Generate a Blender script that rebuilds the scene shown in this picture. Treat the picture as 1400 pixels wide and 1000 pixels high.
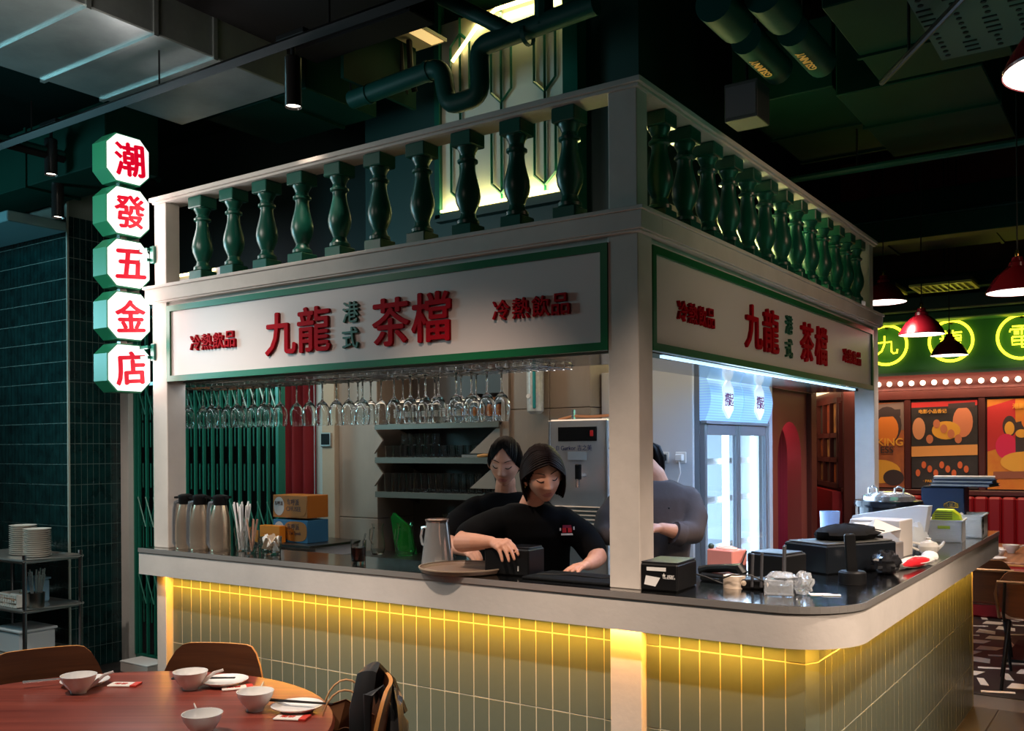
import bpy, math, random
from mathutils import Vector, Matrix
random.seed(7)
for o in list(bpy.data.objects): bpy.data.objects.remove(o)
SC = bpy.context.scene
COL = SC.collection
PI = math.pi

# ------------------------------------------------------------------ camera
cam_d = bpy.data.cameras.new('camera'); cam = bpy.data.objects.new('camera', cam_d); COL.objects.link(cam)
YAW = math.radians(34.5); TH = 0.0065
f_ = Vector((-math.sin(YAW), math.cos(YAW), 0)); r_ = Vector((math.cos(YAW), math.sin(YAW), 0)); u_ = Vector((0, 0, 1))
r2 = r_*math.cos(TH) - u_*math.sin(TH); u2 = u_*math.cos(TH) + r_*math.sin(TH)
M = Matrix.Identity(4)
for i in range(3):
    M[i][0] = r2[i]; M[i][1] = u2[i]; M[i][2] = -f_[i]
M[0][3], M[1][3], M[2][3] = 1.566, -3.092, 1.58
cam.matrix_world = M
cam_d.sensor_width = 36.0; cam_d.lens = 1297/1400*36.0
cam_d.shift_y = 112/1400; cam_d.clip_start = 0.05; cam_d.clip_end = 60
SC.camera = cam

# ------------------------------------------------------------------ world, exposure
w = bpy.data.worlds.new('world'); SC.world = w; w.use_nodes = True
w.node_tree.nodes['Background'].inputs[0].default_value = (0.55, 0.48, 0.44, 1)
w.node_tree.nodes['Background'].inputs[1].default_value = 0.018
SC.view_settings.view_transform = 'Standard'; SC.view_settings.look = 'None'
SC.view_settings.gamma = 1.0; SC.view_settings.use_curve_mapping = False
SC.view_settings.exposure = 0.0

# ------------------------------------------------------------------ room lights
def spot(loc, target, power, color=(1, .84, .7), size=70, blend=.5, rad=.04):
    l = bpy.data.lights.new('room_spot', 'SPOT'); l.energy = power; l.color = color
    l.spot_size = math.radians(size); l.spot_blend = blend; l.shadow_soft_size = rad
    o = bpy.data.objects.new('room_spot', l); COL.objects.link(o); o.location = loc
    d = Vector(target) - Vector(loc); o.rotation_euler = d.to_track_quat('-Z', 'Y').to_euler(); return o
def area(loc, target, power, color, sx, sy, spread=180):
    l = bpy.data.lights.new('area_light', 'AREA'); l.shape = 'RECTANGLE'; l.size = sx; l.size_y = sy
    l.energy = power; l.color = color; l.spread = math.radians(spread)
    o = bpy.data.objects.new('area_light', l); COL.objects.link(o); o.location = loc
    d = Vector(target) - Vector(loc); o.rotation_euler = d.to_track_quat('-Z', 'Y').to_euler(); return o
WARM = (1, .80, .64); NEUT = (1, .88, .78); COOL = (.72, .86, 1)
# track lights of the dining room, out of frame, aimed at the kiosk and the table
spot((-2.9, -2.4, 3.3), (-2.6, 0, 1.9), 85, NEUT, 70, .9)
spot((-1.0, -2.9, 3.3), (-1.2, 0, 1.8), 8, NEUT, 75, .9)
spot((-2.3, -1.35, 3.45), (-2.2, -.15, .75), 300, NEUT, 56, .9)
spot((-.7, -1.35, 3.45), (-.8, -.15, .75), 250, WARM, 49, .9)
spot((.55, -1.35, 3.45), (.35, -.15, .8), 270, WARM, 49, .9)
spot((2.1, .5, 3.45), (.9, .55, .75), 470, WARM, 56, .8)
spot((2.1, 2.2, 3.45), (.9, 2.2, .75), 470, WARM, 56, .8)
spot((2.6, 1.2, 3.3), (.0, 1.6, 2.05), 52, (1, .60, .42), 70, .9)
spot((-1.3, -2.2, 3.3), (-1.1, -1.4, .75), 230, NEUT, 60, .7)
spot((3.3, -.7, 3.4), (.7, 1.1, .35), 330, (1, .82, .62), 42, .8)  # unseen spot added to brighten the right face of the counter
spot((-4.0, -1.2, 3.3), (-4.8, .5, .9), 90, NEUT, 50, .9)
spot((-5.6, -1.0, 3.3), (-5.4, .7, 1.2), 45, (.6, .9, .9), 75, .9)
# yellow strips tucked under the counter apron
YEL = (1, .43, .05)
area((-1.12, -.022, .918), (-1.12, .012, 0), 27, YEL, 3.3, .03)
area((.672, 1.68, .917), (.645, 1.68, 0), 36, YEL, 3.05, .03).rotation_euler = (0, 0, PI/2)
area((-1.45, .135, 1.932), (-1.45, .135, 0), 2.2, (.88, .95, 1), 2.6, .015)
area((.655, .03, .917), (.63, .05, 0), 1.6, YEL, .14, .03)
# kiosk interior lamps and the cool strip behind the right sign
area((-1.5, 1.0, 2.33), (-1.5, 1.0, 0), 5, (1, .74, .54), 1.6, .5)
area((-.25, 1.8, 2.33), (-.25, 1.8, 0), 5, (1, .93, .88), .3, 1.6)
area((-.055, 1.75, 1.918), (-.055, 1.75, 0), 26, (.36, .60, 1), .03, 2.7)
area((-2.5, .9, 2.33), (-2.5, .9, 0), 4, (1, .9, .8), .6, .4)

# ------------------------------------------------------------------ materials
MATS = {}
def mat(name, col, rough=.6, metal=0., emit=0., ecol=None, noise=0., nscale=6., bump=0., bscale=40., trans=0., ior=1.45, col2=None, wave=None, alpha=1., spec=.5, stretch=None):
    if name in MATS: return MATS[name]
    m = bpy.data.materials.new(name); m.use_nodes = True; nt = m.node_tree; b = nt.nodes['Principled BSDF']
    b.inputs['Base Color'].default_value = (*col, 1); b.inputs['Roughness'].default_value = rough; b.inputs['Metallic'].default_value = metal
    b.inputs['Specular IOR Level'].default_value = spec
    if trans: b.inputs['Transmission Weight'].default_value = trans; b.inputs['IOR'].default_value = ior
    if alpha < 1: b.inputs['Alpha'].default_value = alpha
    if emit: b.inputs['Emission Color'].default_value = (*(ecol or col), 1); b.inputs['Emission Strength'].default_value = emit
    tc = None
    if noise or bump or wave:
        tc = nt.nodes.new('ShaderNodeTexCoord'); mp = nt.nodes.new('ShaderNodeMapping'); nt.links.new(tc.outputs['Object'], mp.inputs[0])
        if stretch: mp.inputs['Scale'].default_value = stretch
    if noise or wave:
        if wave:
            n = nt.nodes.new('ShaderNodeTexWave'); n.inputs['Scale'].default_value = nscale; n.inputs['Distortion'].default_value = wave; n.inputs['Detail'].default_value = 3; n.inputs['Detail Scale'].default_value = 1.2
            out = n.outputs['Fac']
        else:
            n = nt.nodes.new('ShaderNodeTexNoise'); n.inputs['Scale'].default_value = nscale; n.inputs['Detail'].default_value = 6; n.inputs['Roughness'].default_value = .62
            out = n.outputs['Fac']
        nt.links.new(mp.outputs[0], n.inputs['Vector'])
        r = nt.nodes.new('ShaderNodeValToRGB'); r.color_ramp.elements[0].position = .3; r.color_ramp.elements[1].position = .72
        c2 = col2 or tuple(c*(1-noise) for c in col)
        r.color_ramp.elements[0].color = (*c2, 1); r.color_ramp.elements[1].color = (*col, 1)
        nt.links.new(out, r.inputs[0]); nt.links.new(r.outputs[0], b.inputs['Base Color'])
    if bump:
        n2 = nt.nodes.new('ShaderNodeTexNoise'); n2.inputs['Scale'].default_value = bscale; n2.inputs['Detail'].default_value = 4
        nt.links.new(mp.outputs[0], n2.inputs['Vector'])
        bp = nt.nodes.new('ShaderNodeBump'); bp.inputs['Strength'].default_value = bump; bp.inputs['Distance'].default_value = .01
        nt.links.new(n2.outputs['Fac'], bp.inputs['Height']); nt.links.new(bp.outputs[0], b.inputs['Normal'])
    MATS[name] = m; return m
plaster = mat('plaster', (.60, .53, .47), .75, noise=.16, nscale=5, bump=.12, bscale=18)
plaster_b = mat('plaster_pale', (.64, .58, .53), .7, noise=.14, nscale=4, bump=.08)
sign_white = mat('sign_white', (.64, .545, .51), .4)
sign_green = mat('sign_green', (.005, .12, .035), .35)
red_letter = mat('red_letter', (.36, .001, .007), .6, spec=.05)
green_letter = mat('green_letter', (.012, .09, .05), .4)
bal_green = mat('baluster_green', (.004, .080, .052), .34)
dark_green = mat('dark_green_paint', (.003, .032, .027), .5)
gate_green = mat('gate_green', (.012, .15, .10), .28)
steel = mat('brushed_steel', (.60, .58, .55), .3, .8, noise=.1, nscale=30, stretch=(1, 1, 12))
steel_top = mat('steel_worktop', (.36, .35, .34), .13, 1., noise=.12, nscale=3)
dark_steel = mat('dark_steel', (.22, .20, .18), .3, 1.)
chrome = mat('chrome', (.74, .73, .72), .14, .75)
black = mat('black_plastic', (.006, .006, .0065), .42, spec=.2)
black_matte = mat('black_matte', (.004, .004, .0045), .85, spec=.15)
sage = mat('sage_tile', (.12, .150, .122), .28, noise=.12, nscale=9)
grout = mat('pale_grout', (.55, .53, .42), .8)
pine = mat('dark_green_tile', (.007, .040, .040), .16, noise=.7, nscale=10, col2=(.002, .010, .011), bump=.15, bscale=30)
pine_grout = mat('green_grout', (.15, .20, .18), .7)
table_wood = mat('table_wood', (.33, .068, .042), .3, noise=.4, nscale=2.2, col2=(.13, .021, .015), stretch=(.35, 30, 1))
chair_wood = mat('chair_wood', (.085, .028, .010), .35, noise=.5, nscale=3, col2=(.045, .014, .005), stretch=(1, 1, 22))
ply_edge = mat('plywood_edge', (.55, .23, .06), .4)
white_china = mat('white_china', (.80, .76, .72), .15)
glass = mat('clear_glass', (.95, .98, .98), .0, trans=1., ior=1.45)
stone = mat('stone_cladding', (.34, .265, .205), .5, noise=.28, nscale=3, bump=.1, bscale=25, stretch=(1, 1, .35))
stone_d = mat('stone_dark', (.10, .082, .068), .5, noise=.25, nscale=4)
paper = mat('white_paper', (.78, .75, .72), .7)
skin = mat('skin', (.64, .30, .19), .5, noise=.08, nscale=25)
lip = mat('lip', (.44, .15, .11), .45)
hair_m = mat('black_hair', (.003, .002, .002), .5, spec=.12)
hair_b = mat('brown_black_hair', (.010, .004, .0025), .55, spec=.08)
shirt = mat('black_cotton', (.003, .003, .0035), .9, bump=.35, bscale=9, spec=.12)
grey_shirt = mat('grey_crepe', (.085, .066, .064), .85, bump=.35, bscale=10, spec=.2)
gold = mat('gold', (.8, .5, .16), .2, 1.)
pipe_m = mat('painted_pipe', (.003, .040, .034), .5, bump=.15, bscale=20, spec=.15)
duct_m = mat('galvanised_duct', (.34, .38, .37), .36, .6, noise=.35, nscale=3, bump=.08)
duct_g = mat('green_duct', (.0015, .022, .015), .6, noise=.3, nscale=3, spec=.06)
ceil_m = mat('ceiling_black_green', (.003, .016, .014), .8, spec=.1)
red_wood = mat('red_brown_wood', (.085, .018, .014), .42, noise=.3, nscale=4, stretch=(1, 1, .3))
red_panel = mat('oxblood_panel', (.20, .05, .04), .45)
red_cloth = mat('red_velvet', (.20, .004, .008), .8)
seat_red = mat('red_leatherette', (.24, .004, .009), .5)
lamp_red = mat('lamp_red_enamel', (.16, .004, .010), .25)
lamp_in = mat('lamp_white_inside', (.95, .9, .85), .5, emit=2.6, ecol=(1, .86, .78))
lens_m = mat('lit_lens', (1, .9, .8), .3, emit=9, ecol=(1, .86, .72))
box_lit = mat('lightbox_face', (.95, .95, .95), .4, emit=1.05, ecol=(1, .97, .96))
box_red = mat('lightbox_red', (.7, .0, .02), .4, emit=.55, ecol=(.9, .0, .03))
neon = mat('neon_yellow', (1, .9, .05), .3, emit=3.2, ecol=(1, .82, .03))
led_warm = mat('led_warm', (1, .8, .3), .3, emit=6, ecol=(1, .80, .32))
led_cool = mat('led_cool', (.8, .9, 1), .3, emit=4, ecol=(.55, .78, 1))
bulb_m = mat('bulb_glow', (1, .8, .6), .3, emit=4.5, ecol=(1, .72, .52))

# ------------------------------------------------------------------ mesh helpers
class MB:
    def __init__(s): s.v = []; s.f = []; s.m = []; s.k = 0
    def mi(s, k): s.k = k; return s
    def add(s, vs, fs):
        n = len(s.v); s.v += [tuple(p) for p in vs]
        for q in fs: s.f.append(tuple(i+n for i in q)); s.m.append(s.k)
        return s
    def box(s, x0, x1, y0, y1, z0, z1, b=0., rz=0., c=None):
        if b <= 0:
            vs = [(x, y, z) for x in (x0, x1) for y in (y0, y1) for z in (z0, z1)]
            fs = [(0, 1, 3, 2), (4, 6, 7, 5), (0, 4, 5, 1), (2, 3, 7, 6), (0, 2, 6, 4), (1, 5, 7, 3)]
        else:
            X = (x0, x1); Y = (y0, y1); Z = (z0, z1); vs = []; idx = {}
            for i in (0, 1):
                for j in (0, 1):
                    for k in (0, 1):
                        sx, sy, sz = 1-2*i, 1-2*j, 1-2*k
                        for a, (dx, dy, dz) in enumerate(((0, b, b), (b, 0, b), (b, b, 0))):
                            idx[i, j, k, a] = len(vs); vs.append((X[i]+sx*dx, Y[j]+sy*dy, Z[k]+sz*dz))
            fs = []
            for i in (0, 1): fs.append([idx[i, j, k, 0] for j, k in ((0, 0), (0, 1), (1, 1), (1, 0))][::1 if i == 0 else -1])
            for j in (0, 1): fs.append([idx[i, j, k, 1] for i, k in ((0, 0), (1, 0), (1, 1), (0, 1))][::1 if j == 0 else -1])
            for k in (0, 1): fs.append([idx[i, j, k, 2] for i, j in ((0, 0), (0, 1), (1, 1), (1, 0))][::1 if k == 0 else -1])
            for i in (0, 1):
                for j in (0, 1): fs.append([idx[i, j, 0, 0], idx[i, j, 1, 0], idx[i, j, 1, 1], idx[i, j, 0, 1]])
                for k in (0, 1): fs.append([idx[i, 0, k, 0], idx[i, 1, k, 0], idx[i, 1, k, 2], idx[i, 0, k, 2]])
            for j in (0, 1):
                for k in (0, 1): fs.append([idx[0, j, k, 1], idx[1, j, k, 1], idx[1, j, k, 2], idx[0, j, k, 2]])
            for i in (0, 1):
                for j in (0, 1):
                    for k in (0, 1): fs.append([idx[i, j, k, a] for a in range(3)])
        if rz:
            cx, cy = c or ((x0+x1)/2, (y0+y1)/2); co, si = math.cos(rz), math.sin(rz)
            vs = [(cx+(x-cx)*co-(y-cy)*si, cy+(x-cx)*si+(y-cy)*co, z) for x, y, z in vs]
        return s.add(vs, fs)
    def tube(s, pts, r, n=8, cap=True, closed=False, flat=1., up=None):
        pts = [Vector(p) for p in pts]; N = len(pts); rs = r if isinstance(r, (list, tuple)) else [r]*N
        t0 = (pts[1]-pts[0]).normalized(); a = Vector(up) if up else (Vector((0, 0, 1)) if abs(t0.z) < .9 else Vector((1, 0, 0)))
        u = t0.cross(a).normalized(); vs = []
        for i in range(N):
            if closed: t = pts[(i+1) % N]-pts[i-1]
            else: t = pts[min(i+1, N-1)]-pts[max(i-1, 0)]
            if t.length < 1e-9: t = t0
            t.normalize(); u = (u-t*u.dot(t))
            if u.length < 1e-6: u = t.orthogonal()
            u.normalize(); v = t.cross(u)
            for k in range(n):
                q = 2*PI*k/n; vs.append(pts[i]+(u*math.cos(q)+v*math.sin(q)*flat)*rs[i])
        fs = []
        for i in range(N if closed else N-1):
            j = (i+1) % N
            for k in range(n): fs.append((i*n+k, i*n+(k+1) % n, j*n+(k+1) % n, j*n+k))
        if cap and not closed: fs += [tuple(range(n-1, -1, -1)), tuple((N-1)*n+k for k in range(n))]
        return s.add(vs, fs)
    def cyl(s, p0, p1, r0, r1=None, n=16): return s.tube([p0, p1], [r0, r0 if r1 is None else r1], n)
    def lathe(s, prof, c=(0, 0, 0), n=20, axis=None, cap=True):
        c = Vector(c); vs = []; N = len(prof)
        if axis: R = Vector(axis).to_track_quat('Z', 'Y').to_matrix()
        for r, z in prof:
            for k in range(n):
                q = 2*PI*k/n; p = Vector((r*math.cos(q), r*math.sin(q), z)); vs.append(c+(R @ p if axis else p))
        fs = [(i*n+k, i*n+(k+1) % n, (i+1)*n+(k+1) % n, (i+1)*n+k) for i in range(N-1) for k in range(n)]
        if cap:
            if prof[0][0] > 1e-6: fs.append(tuple(range(n-1, -1, -1)))
            if prof[-1][0] > 1e-6: fs.append(tuple((N-1)*n+k for k in range(n)))
        return s.add(vs, fs)
    def prism(s, poly, o, u, v, w):       # polygon in (u,v) at o, thickness vector w
        o, u, v, w = map(Vector, (o, u, v, w)); n = len(poly)
        a = [o+u*p+v*q for p, q in poly]; vs = a+[p+w for p in a]
        fs = [tuple(range(n-1, -1, -1)), tuple(range(n, 2*n))]+[(i, (i+1) % n, (i+1) % n+n, i+n) for i in range(n)]
        return s.add(vs, fs)
    def ell(s, c, r, n=14, m=9, R=None):
        vs = []; fs = []; c = Vector(c)
        for i in range(m+1):
            t = PI*i/m
            for k in range(n):
                q = 2*PI*k/n; p = Vector((r[0]*math.sin(t)*math.cos(q), r[1]*math.sin(t)*math.sin(q), r[2]*math.cos(t)))
                vs.append(c+(R @ p if R else p))
        for i in range(m):
            for k in range(n): fs.append((i*n+k, (i+1)*n+k, (i+1)*n+(k+1) % n, i*n+(k+1) % n))
        return s.add(vs, fs)
    def mesh(s, name, mats, smooth=True, ang=35, fix=True):
        me = bpy.data.meshes.new(name); me.from_pydata(s.v, [], s.f)
        for m in (mats if isinstance(mats, (list, tuple)) else [mats]): me.materials.append(m)
        if any(s.m): me.polygons.foreach_set('material_index', s.m)
        if fix:
            import bmesh
            bm = bmesh.new(); bm.from_mesh(me); bmesh.ops.remove_doubles(bm, verts=bm.verts, dist=1e-6)
            bmesh.ops.recalc_face_normals(bm, faces=bm.faces); bm.to_mesh(me); bm.free()
        if smooth:
            me.polygons.foreach_set('use_smooth', [True]*len(me.polygons)); me.set_sharp_from_angle(angle=math.radians(ang))
        me.update(); return me
    def build(s, name, mats, parent=None, loc=(0, 0, 0), rz=0., **k):
        return link(name, s.mesh(name, mats, **k), parent, loc, rz)
def link(name, me, parent=None, loc=(0, 0, 0), rz=0.):
    o = bpy.data.objects.new(name, me); COL.objects.link(o); o.location = loc; o.rotation_euler = (0, 0, rz)
    if parent is not None: o.parent = parent
    return o
def tag(o, label=None, cat=None, group=None, kind=None):
    if label: o['label'] = label
    if cat: o['category'] = cat
    if group: o['group'] = group
    if kind: o['kind'] = kind
    return o
def thing(name, label, cat, loc=(0, 0, 0), rz=0., group=None):
    o = bpy.data.objects.new(name, None); COL.objects.link(o); o.location = loc; o.rotation_euler = (0, 0, rz); o.empty_display_size = .1
    return tag(o, label, cat, group)
def copy_tree(o, loc=None, rz=None, label=None, group=None, parent=None):
    c = o.copy(); COL.objects.link(c); c.parent = parent
    if loc is not None: c.location = loc
    if rz is not None: c.rotation_euler = (0, 0, rz)
    if label: c['label'] = label
    if group: c['group'] = group
    for ch in KIDS.get(o.name, []) or [x for x in o.children]: copy_tree(ch, parent=c)
    return c
KIDS = {}
def struct(o): o['kind'] = 'structure'; return o
_font_cache = {}
def glyph(ch, size, ext=.004, bold=.0, sx=1.):
    """mesh of a string centred on its own bounds, lying in the XY plane, extruded along Z; bold thickens the strokes"""
    key = (ch, round(size, 4), ext, bold, sx)
    if key in _font_cache: return _font_cache[key]
    cu = bpy.data.curves.new('glyph', 'FONT'); cu.body = ch; cu.size = 1.; cu.extrude = ext/size; cu.resolution_u = 3
    ob = bpy.data.objects.new('glyph', cu); COL.objects.link(ob)
    dg = bpy.context.evaluated_depsgraph_get(); me0 = bpy.data.meshes.new_from_object(ob.evaluated_get(dg))
    bpy.data.objects.remove(ob)
    V = [v.co.copy() for v in me0.vertices]; Fc = [tuple(p.vertices) for p in me0.polygons]; xs = [v.x for v in V] or [0]; ys = [v.y for v in V] or [0]
    h = max(max(ys)-min(ys), .001); wdt = max(xs)-min(xs); k = size/(max(h, wdt) if len(ch) == 1 else h)
    cx, cy = (max(xs)+min(xs))/2, (max(ys)+min(ys))/2; mb = MB(); B = bold*size*.9
    for i, (dx, dy) in enumerate([(0, 0)]+([(B, 0), (-B, 0), (0, B*.7), (0, -B*.7)] if bold else [])):
        mb.add([((v.x-cx)*k*sx+dx, (v.y-cy)*k+dy, v.z*k-.00008*i) for v in V], Fc)
    me = mb.mesh('glyph', [], smooth=False, fix=False)
    _font_cache[key] = me; return me
def put_glyph(name, ch, size, m, parent, loc, right, up, **k):
    me = glyph(ch, size, **k).copy(); me.materials.clear(); me.materials.append(m)
    r, u = Vector(right).normalized(), Vector(up).normalized(); n = r.cross(u)
    T = Matrix(((r.x, u.x, n.x), (r.y, u.y, n.y), (r.z, u.z, n.z)))
    for v in me.vertices: v.co = T @ v.co
    o = link(name, me, parent, loc); return o
XR, ZU, YR = (1, 0, 0), (0, 0, 1), (0, 1, 0)
# ================================================================== SETTING
fl = struct(MB().box(-9, 6, -5, 10, -.12, -.006).build('floor', mat('floor_joint', (.06, .055, .053), .6)))
# grey porcelain tiles near the kiosk, patterned cement tiles at the right and far left
grey_tile = mat('grey_floor_tile', (.036, .032, .031), .4, noise=.2, nscale=5)
tile_me = MB().box(-.297, .297, -.297, .297, -.01, 0, .003).mesh('tile', grey_tile)
for i in range(-8, 4):
    for j in range(-6, 12):
        x, y = i*.6-.3+.15, j*.6-.3+.2
        if (x > .25 and y > 3.3) or x < -4.95 or y > 3.3 and x < -1: continue
        if x < -.3 and y > 1.4: continue
        if x > 1.9 or y < -2.4: continue
        link('tile', tile_me, fl, (x, y, 0))
blk = mat('charcoal_cement_tile', (.02, .022, .022), .4); wht = mat('cream_cement_tile', (.72, .68, .62), .45)
struct(MB().box(.1, 4.5, 3.52, 6.9, -.006, -.001).build('floor_patterned', blk))
struct(MB().box(-8, -4.98, -2.0, .66, -.006, -.001).build('floor_patterned', blk))
quad = MB().prism([(-.11, -.05), (.03, -.08), (.115, .03), (-.04, .085)], (0, 0, -.004), XR, YR, (0, 0, .005)).mesh('tile', wht)
strip = MB().prism([(-.10, -.022), (.10, -.03), (.11, .012), (-.09, .026)], (0, 0, -.004), XR, YR, (0, 0, .005)).mesh('tile', wht)
fp = [o for o in COL.objects if o.name.startswith('floor_patterned')]
for i in range(11):
    for j in range(13):
        x, y = .2+i*.24+(j % 2)*.12, 3.64+j*.235
        link('tile', quad if (i+j) % 2 else strip, fp[0], (x, y, 0), rz=(.4 if (i+2*j) % 3 else 1.9))
for i in range(5):
    for j in range(7):
        link('tile', quad if (i+j) % 2 else strip, fp[1], (-6.05+i*.24, -.9+j*.235, 0), rz=(.4 if (i+2*j) % 3 else 1.9))
struct(MB().box(-9, 6, -5, 10, 4.5, 4.6).build('ceiling', ceil_m))

# green tiled pillar on the left
pl = struct(MB().box(-8, -4.88, .70, 1.14, 0, 3.9).build('pillar_left', pine_grout))
def tile_sheet(x0, x1, face, along, z1, pitch, rowh):
    mb = MB(); n = int((x1-x0)/pitch); r = 0; z = 0
    while z < z1:
        for k in range(n+1):
            a = x0+k*pitch; b = min(a+pitch-.005, x1)
            if b-a < .01: continue
            d = .006+.003*random.random()
            if along == 'x': mb.box(a, b, face-d*.5, face+.01, z+.002, z+rowh-.003)
            else: mb.box(face-.01, face+d*.5, a, b, z+.002, z+rowh-.003)
        z += rowh
    return mb
tile_sheet(-6.4, -4.876, .70, 'x', 3.2, .047, .148).build('tile', pine, pl, smooth=False)['kind'] = 'stuff'
tile_sheet(.70, 1.14, -4.88, 'y', 3.2, .047, .148).build('tile', pine, pl, smooth=False)['kind'] = 'stuff'
MB().box(-4.882, -4.868, .688, .702, 0, 3.9).build('corner_trim', mat('pale_trim', (.35, .38, .33), .4), pl)
struct(MB().box(-4.87, -4.77, 1.10, 1.2, 0, 3.2).build('trim_1', plaster_b))
struct(MB().box(-9, -2.0, 2.6, 2.7, 0, 4.5).build('wall_rear', mat('rear_wall_dark', (.012, .03, .028), .7)))

# stone clad back wall of the kiosk with a shelf niche
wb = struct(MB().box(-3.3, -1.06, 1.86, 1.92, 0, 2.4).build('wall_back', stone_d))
def panel(x0, x1, z0, z1, m=stone, y0=1.5, y1=1.86): return MB().box(x0, x1, y0, y1, z0, z1, .003).build('panel', m, wb)
panel(-3.0, -2.655, 0, 1.12); panel(-3.0, -2.655, 1.124, 2.4)
for x0, x1 in ((-1.60, -1.33), (-1.327, -1.06)):
    for z0, z1 in ((0, 1.28), (1.283, 1.80), (1.803, 2.4)): panel(x0, x1, z0, z1)
panel(-3.12, -3.003, 0, 2.4, mat('beige_render', (.50, .40, .29), .7, noise=.1), 1.46)
panel(-3.24, -3.123, 0, 2.4, mat('pale_blue_render', (.50, .58, .56), .7), 1.5)
MB().box(-1.655, -1.60, 1.48, 1.86, 0, 2.4).build('panel', stone, wb)
# sloping stone gussets at the right of each niche level
for z0, z1 in ((1.545, 1.715), (1.335, 1.50)):
    MB().prism([(-1.655, z1), (-1.655, z0), (-1.88, z0)], (0, 1.47, 0), XR, ZU, (0, .015, 0)).build('panel', stone, wb)
    MB().prism([(-2.655, z1), (-2.655, z0), (-2.58, (z0+z1)/2)], (0, 1.47, 0), XR, ZU, (0, .015, 0)).build('panel', stone, wb)

# far dining room wall
wf = struct(MB().box(-1.2, 5, 7.02, 7.12, 0, 4.5).build('wall_far', red_wood))
MB().box(-1.2, 5, 6.99, 7.02, 2.125, 2.275).build('bulb_board', mat('bulb_board', (.16, .035, .03), .4), wf)
MB().box(-1.2, 5, 6.965, 7.02, 2.03, 2.12, .006).build('beam', red_wood, wf)
MB().box(-1.2, 5, 6.96, 7.02, 1.085, 1.135, .006).build('rail', red_wood, wf)
for x in (-1.2, -.55, .125, .80, 1.47): MB().box(x-.03, x+.03, 6.97, 7.02, 1.135, 2.03, .006).build('mullion', red_wood, wf)
MB().box(-1.2, 5, 6.94, 7.02, 2.275, 2.30).build('trim', dark_green, wf)
fg = mat('fascia_green', (.012, .10, .045), .5)
fas = struct(MB().box(-1.6, 5, 6.96, 7.1, 2.30, 2.78).build('trim_2', fg))
MB().box(-1.8, 5, 6.7, 7.1, 2.78, 2.86, .01).build('ledge', fg, fas)
MB().box(-1.8, 5, 6.6, 7.1, 2.86, 3.0, .01).build('ledge', dark_green, fas)
struct(MB().box(-6, 5, 7.3, 7.4, 2.9, 4.5).build('wall_upper', ceil_m))
# slanted side wall with picture case
import mathutils
dv = Vector((-.722, 1.43, 0)).normalized(); nv = Vector((-dv.y, dv.x, 0))
def slab(o, a0, a1, z0, z1, d0, d1, nm, m, par):
    o = Vector(o); return MB().prism([(a0, z0), (a1, z0), (a1, z1), (a0, z1)], o+nv*d0, dv, ZU, nv*(d1-d0)).build(nm, m, par)
O = (-1.2, 7.0, 0)
ws = struct(slab(O, -.1, 2.4, 0, 4.0, -.12, 0, 'wall_slanted', red_wood, None))
for z in (1.13, 1.40, 1.66, 2.03): slab(O, 0, 2.2, z, z+.05, 0, .05, 'shelf_edge', red_wood, ws)
for a in (0, .36, .74, 1.1, 1.5): slab(O, a, a+.04, 1.13, 2.03, 0, .05, 'mullion', red_wood, ws)
pc = [(.40, .10, .02), (.09, .05, .045), (.45, .22, .06), (.30, .06, .02), (.05, .06, .055), (.5, .28, .10)]
k = 0
for z0, z1 in ((1.185, 1.395), (1.455, 1.655), (1.715, 2.025)):
    for a in (.05, .41, .79, 1.15):
        slab(O, a, a+.30, z0, z1, 0, .012, 'picture', mat('picture_%d' % k, pc[k % 6], .4, noise=.8, nscale=9, col2=(.03, .02, .018)), ws); k += 1
slab(O, 0, 2.2, 2.165, 2.215, 0, .05, 'light_strip', mat('strip_glow', (1, .7, .4), .4, emit=2.2, ecol=(1, .66, .36)), ws)
slab(O, 0, 2.0, .55, 1.10, 0, .10, 'bench_back', seat_red, ws)
l = bpy.data.lights.new('case_fill', 'AREA'); l.energy = 9; l.color = (1, .62, .36); l.size = .8; lo = bpy.data.objects.new('case_fill', l); COL.objects.link(lo); lo.location = (-1.95, 7.25, 2.12); lo.rotation_euler = (Vector((-1.6, 7.75, 1.5))-Vector((-1.95, 7.25, 2.12))).to_track_quat('-Z', 'Y').to_euler()  # unseen fill added to light the picture case
# arch wall facing the counter
wa = MB(); yy = [4.34, 5.45]; A0, A1, AZ = 4.42, 5.02, 1.48
pts = [(4.30, 0), (A0, 0), (A0, AZ)]+[((A0+A1)/2-(A1-A0)/2*math.cos(t*PI/12), AZ+(A1-A0)/2*1.0*math.sin(t*PI/12)) for t in range(1, 12)]+[(A1, AZ), (A1, 0), (5.30, 0), (5.30, 2.10), (4.30, 2.10)]
wa.prism(pts, (-1.12, 0, 0), YR, ZU, (.12, 0, 0)); war = struct(wa.build('wall_arch', red_panel))
MB().box(-1.14, -.96, 5.18, 5.34, 0, 2.16, .008).build('jamb', red_wood, war)
MB().box(-1.14, -.94, 4.2, 5.34, 2.10, 2.20).build('header', mat('bronze_trim', (.20, .10, .04), .4), war)
mm = MB()
for k in range(20): mm.cyl((-1.35, 4.40+k*.075, 0), (-1.35, 4.40+k*.075, 1.85), .045, n=8)
tag(mm.build('drape', mat('magenta_cloth', (.30, .01, .07), .7)), 'dark magenta curtain hanging inside the arched opening', 'curtain')
struct(MB().box(-1.6, -1.5, 4.2, 5.6, 0, 2.3).build('wall_niche', mat('dark_maroon', (.05, .01, .015), .7)))
l = bpy.data.lights.new('niche_lamp', 'POINT'); l.energy = 3; l.color = (1, .2, .35); lo = bpy.data.objects.new('niche_lamp', l); COL.objects.link(lo); lo.location = (-1.2, 4.72, 1.62)

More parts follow.
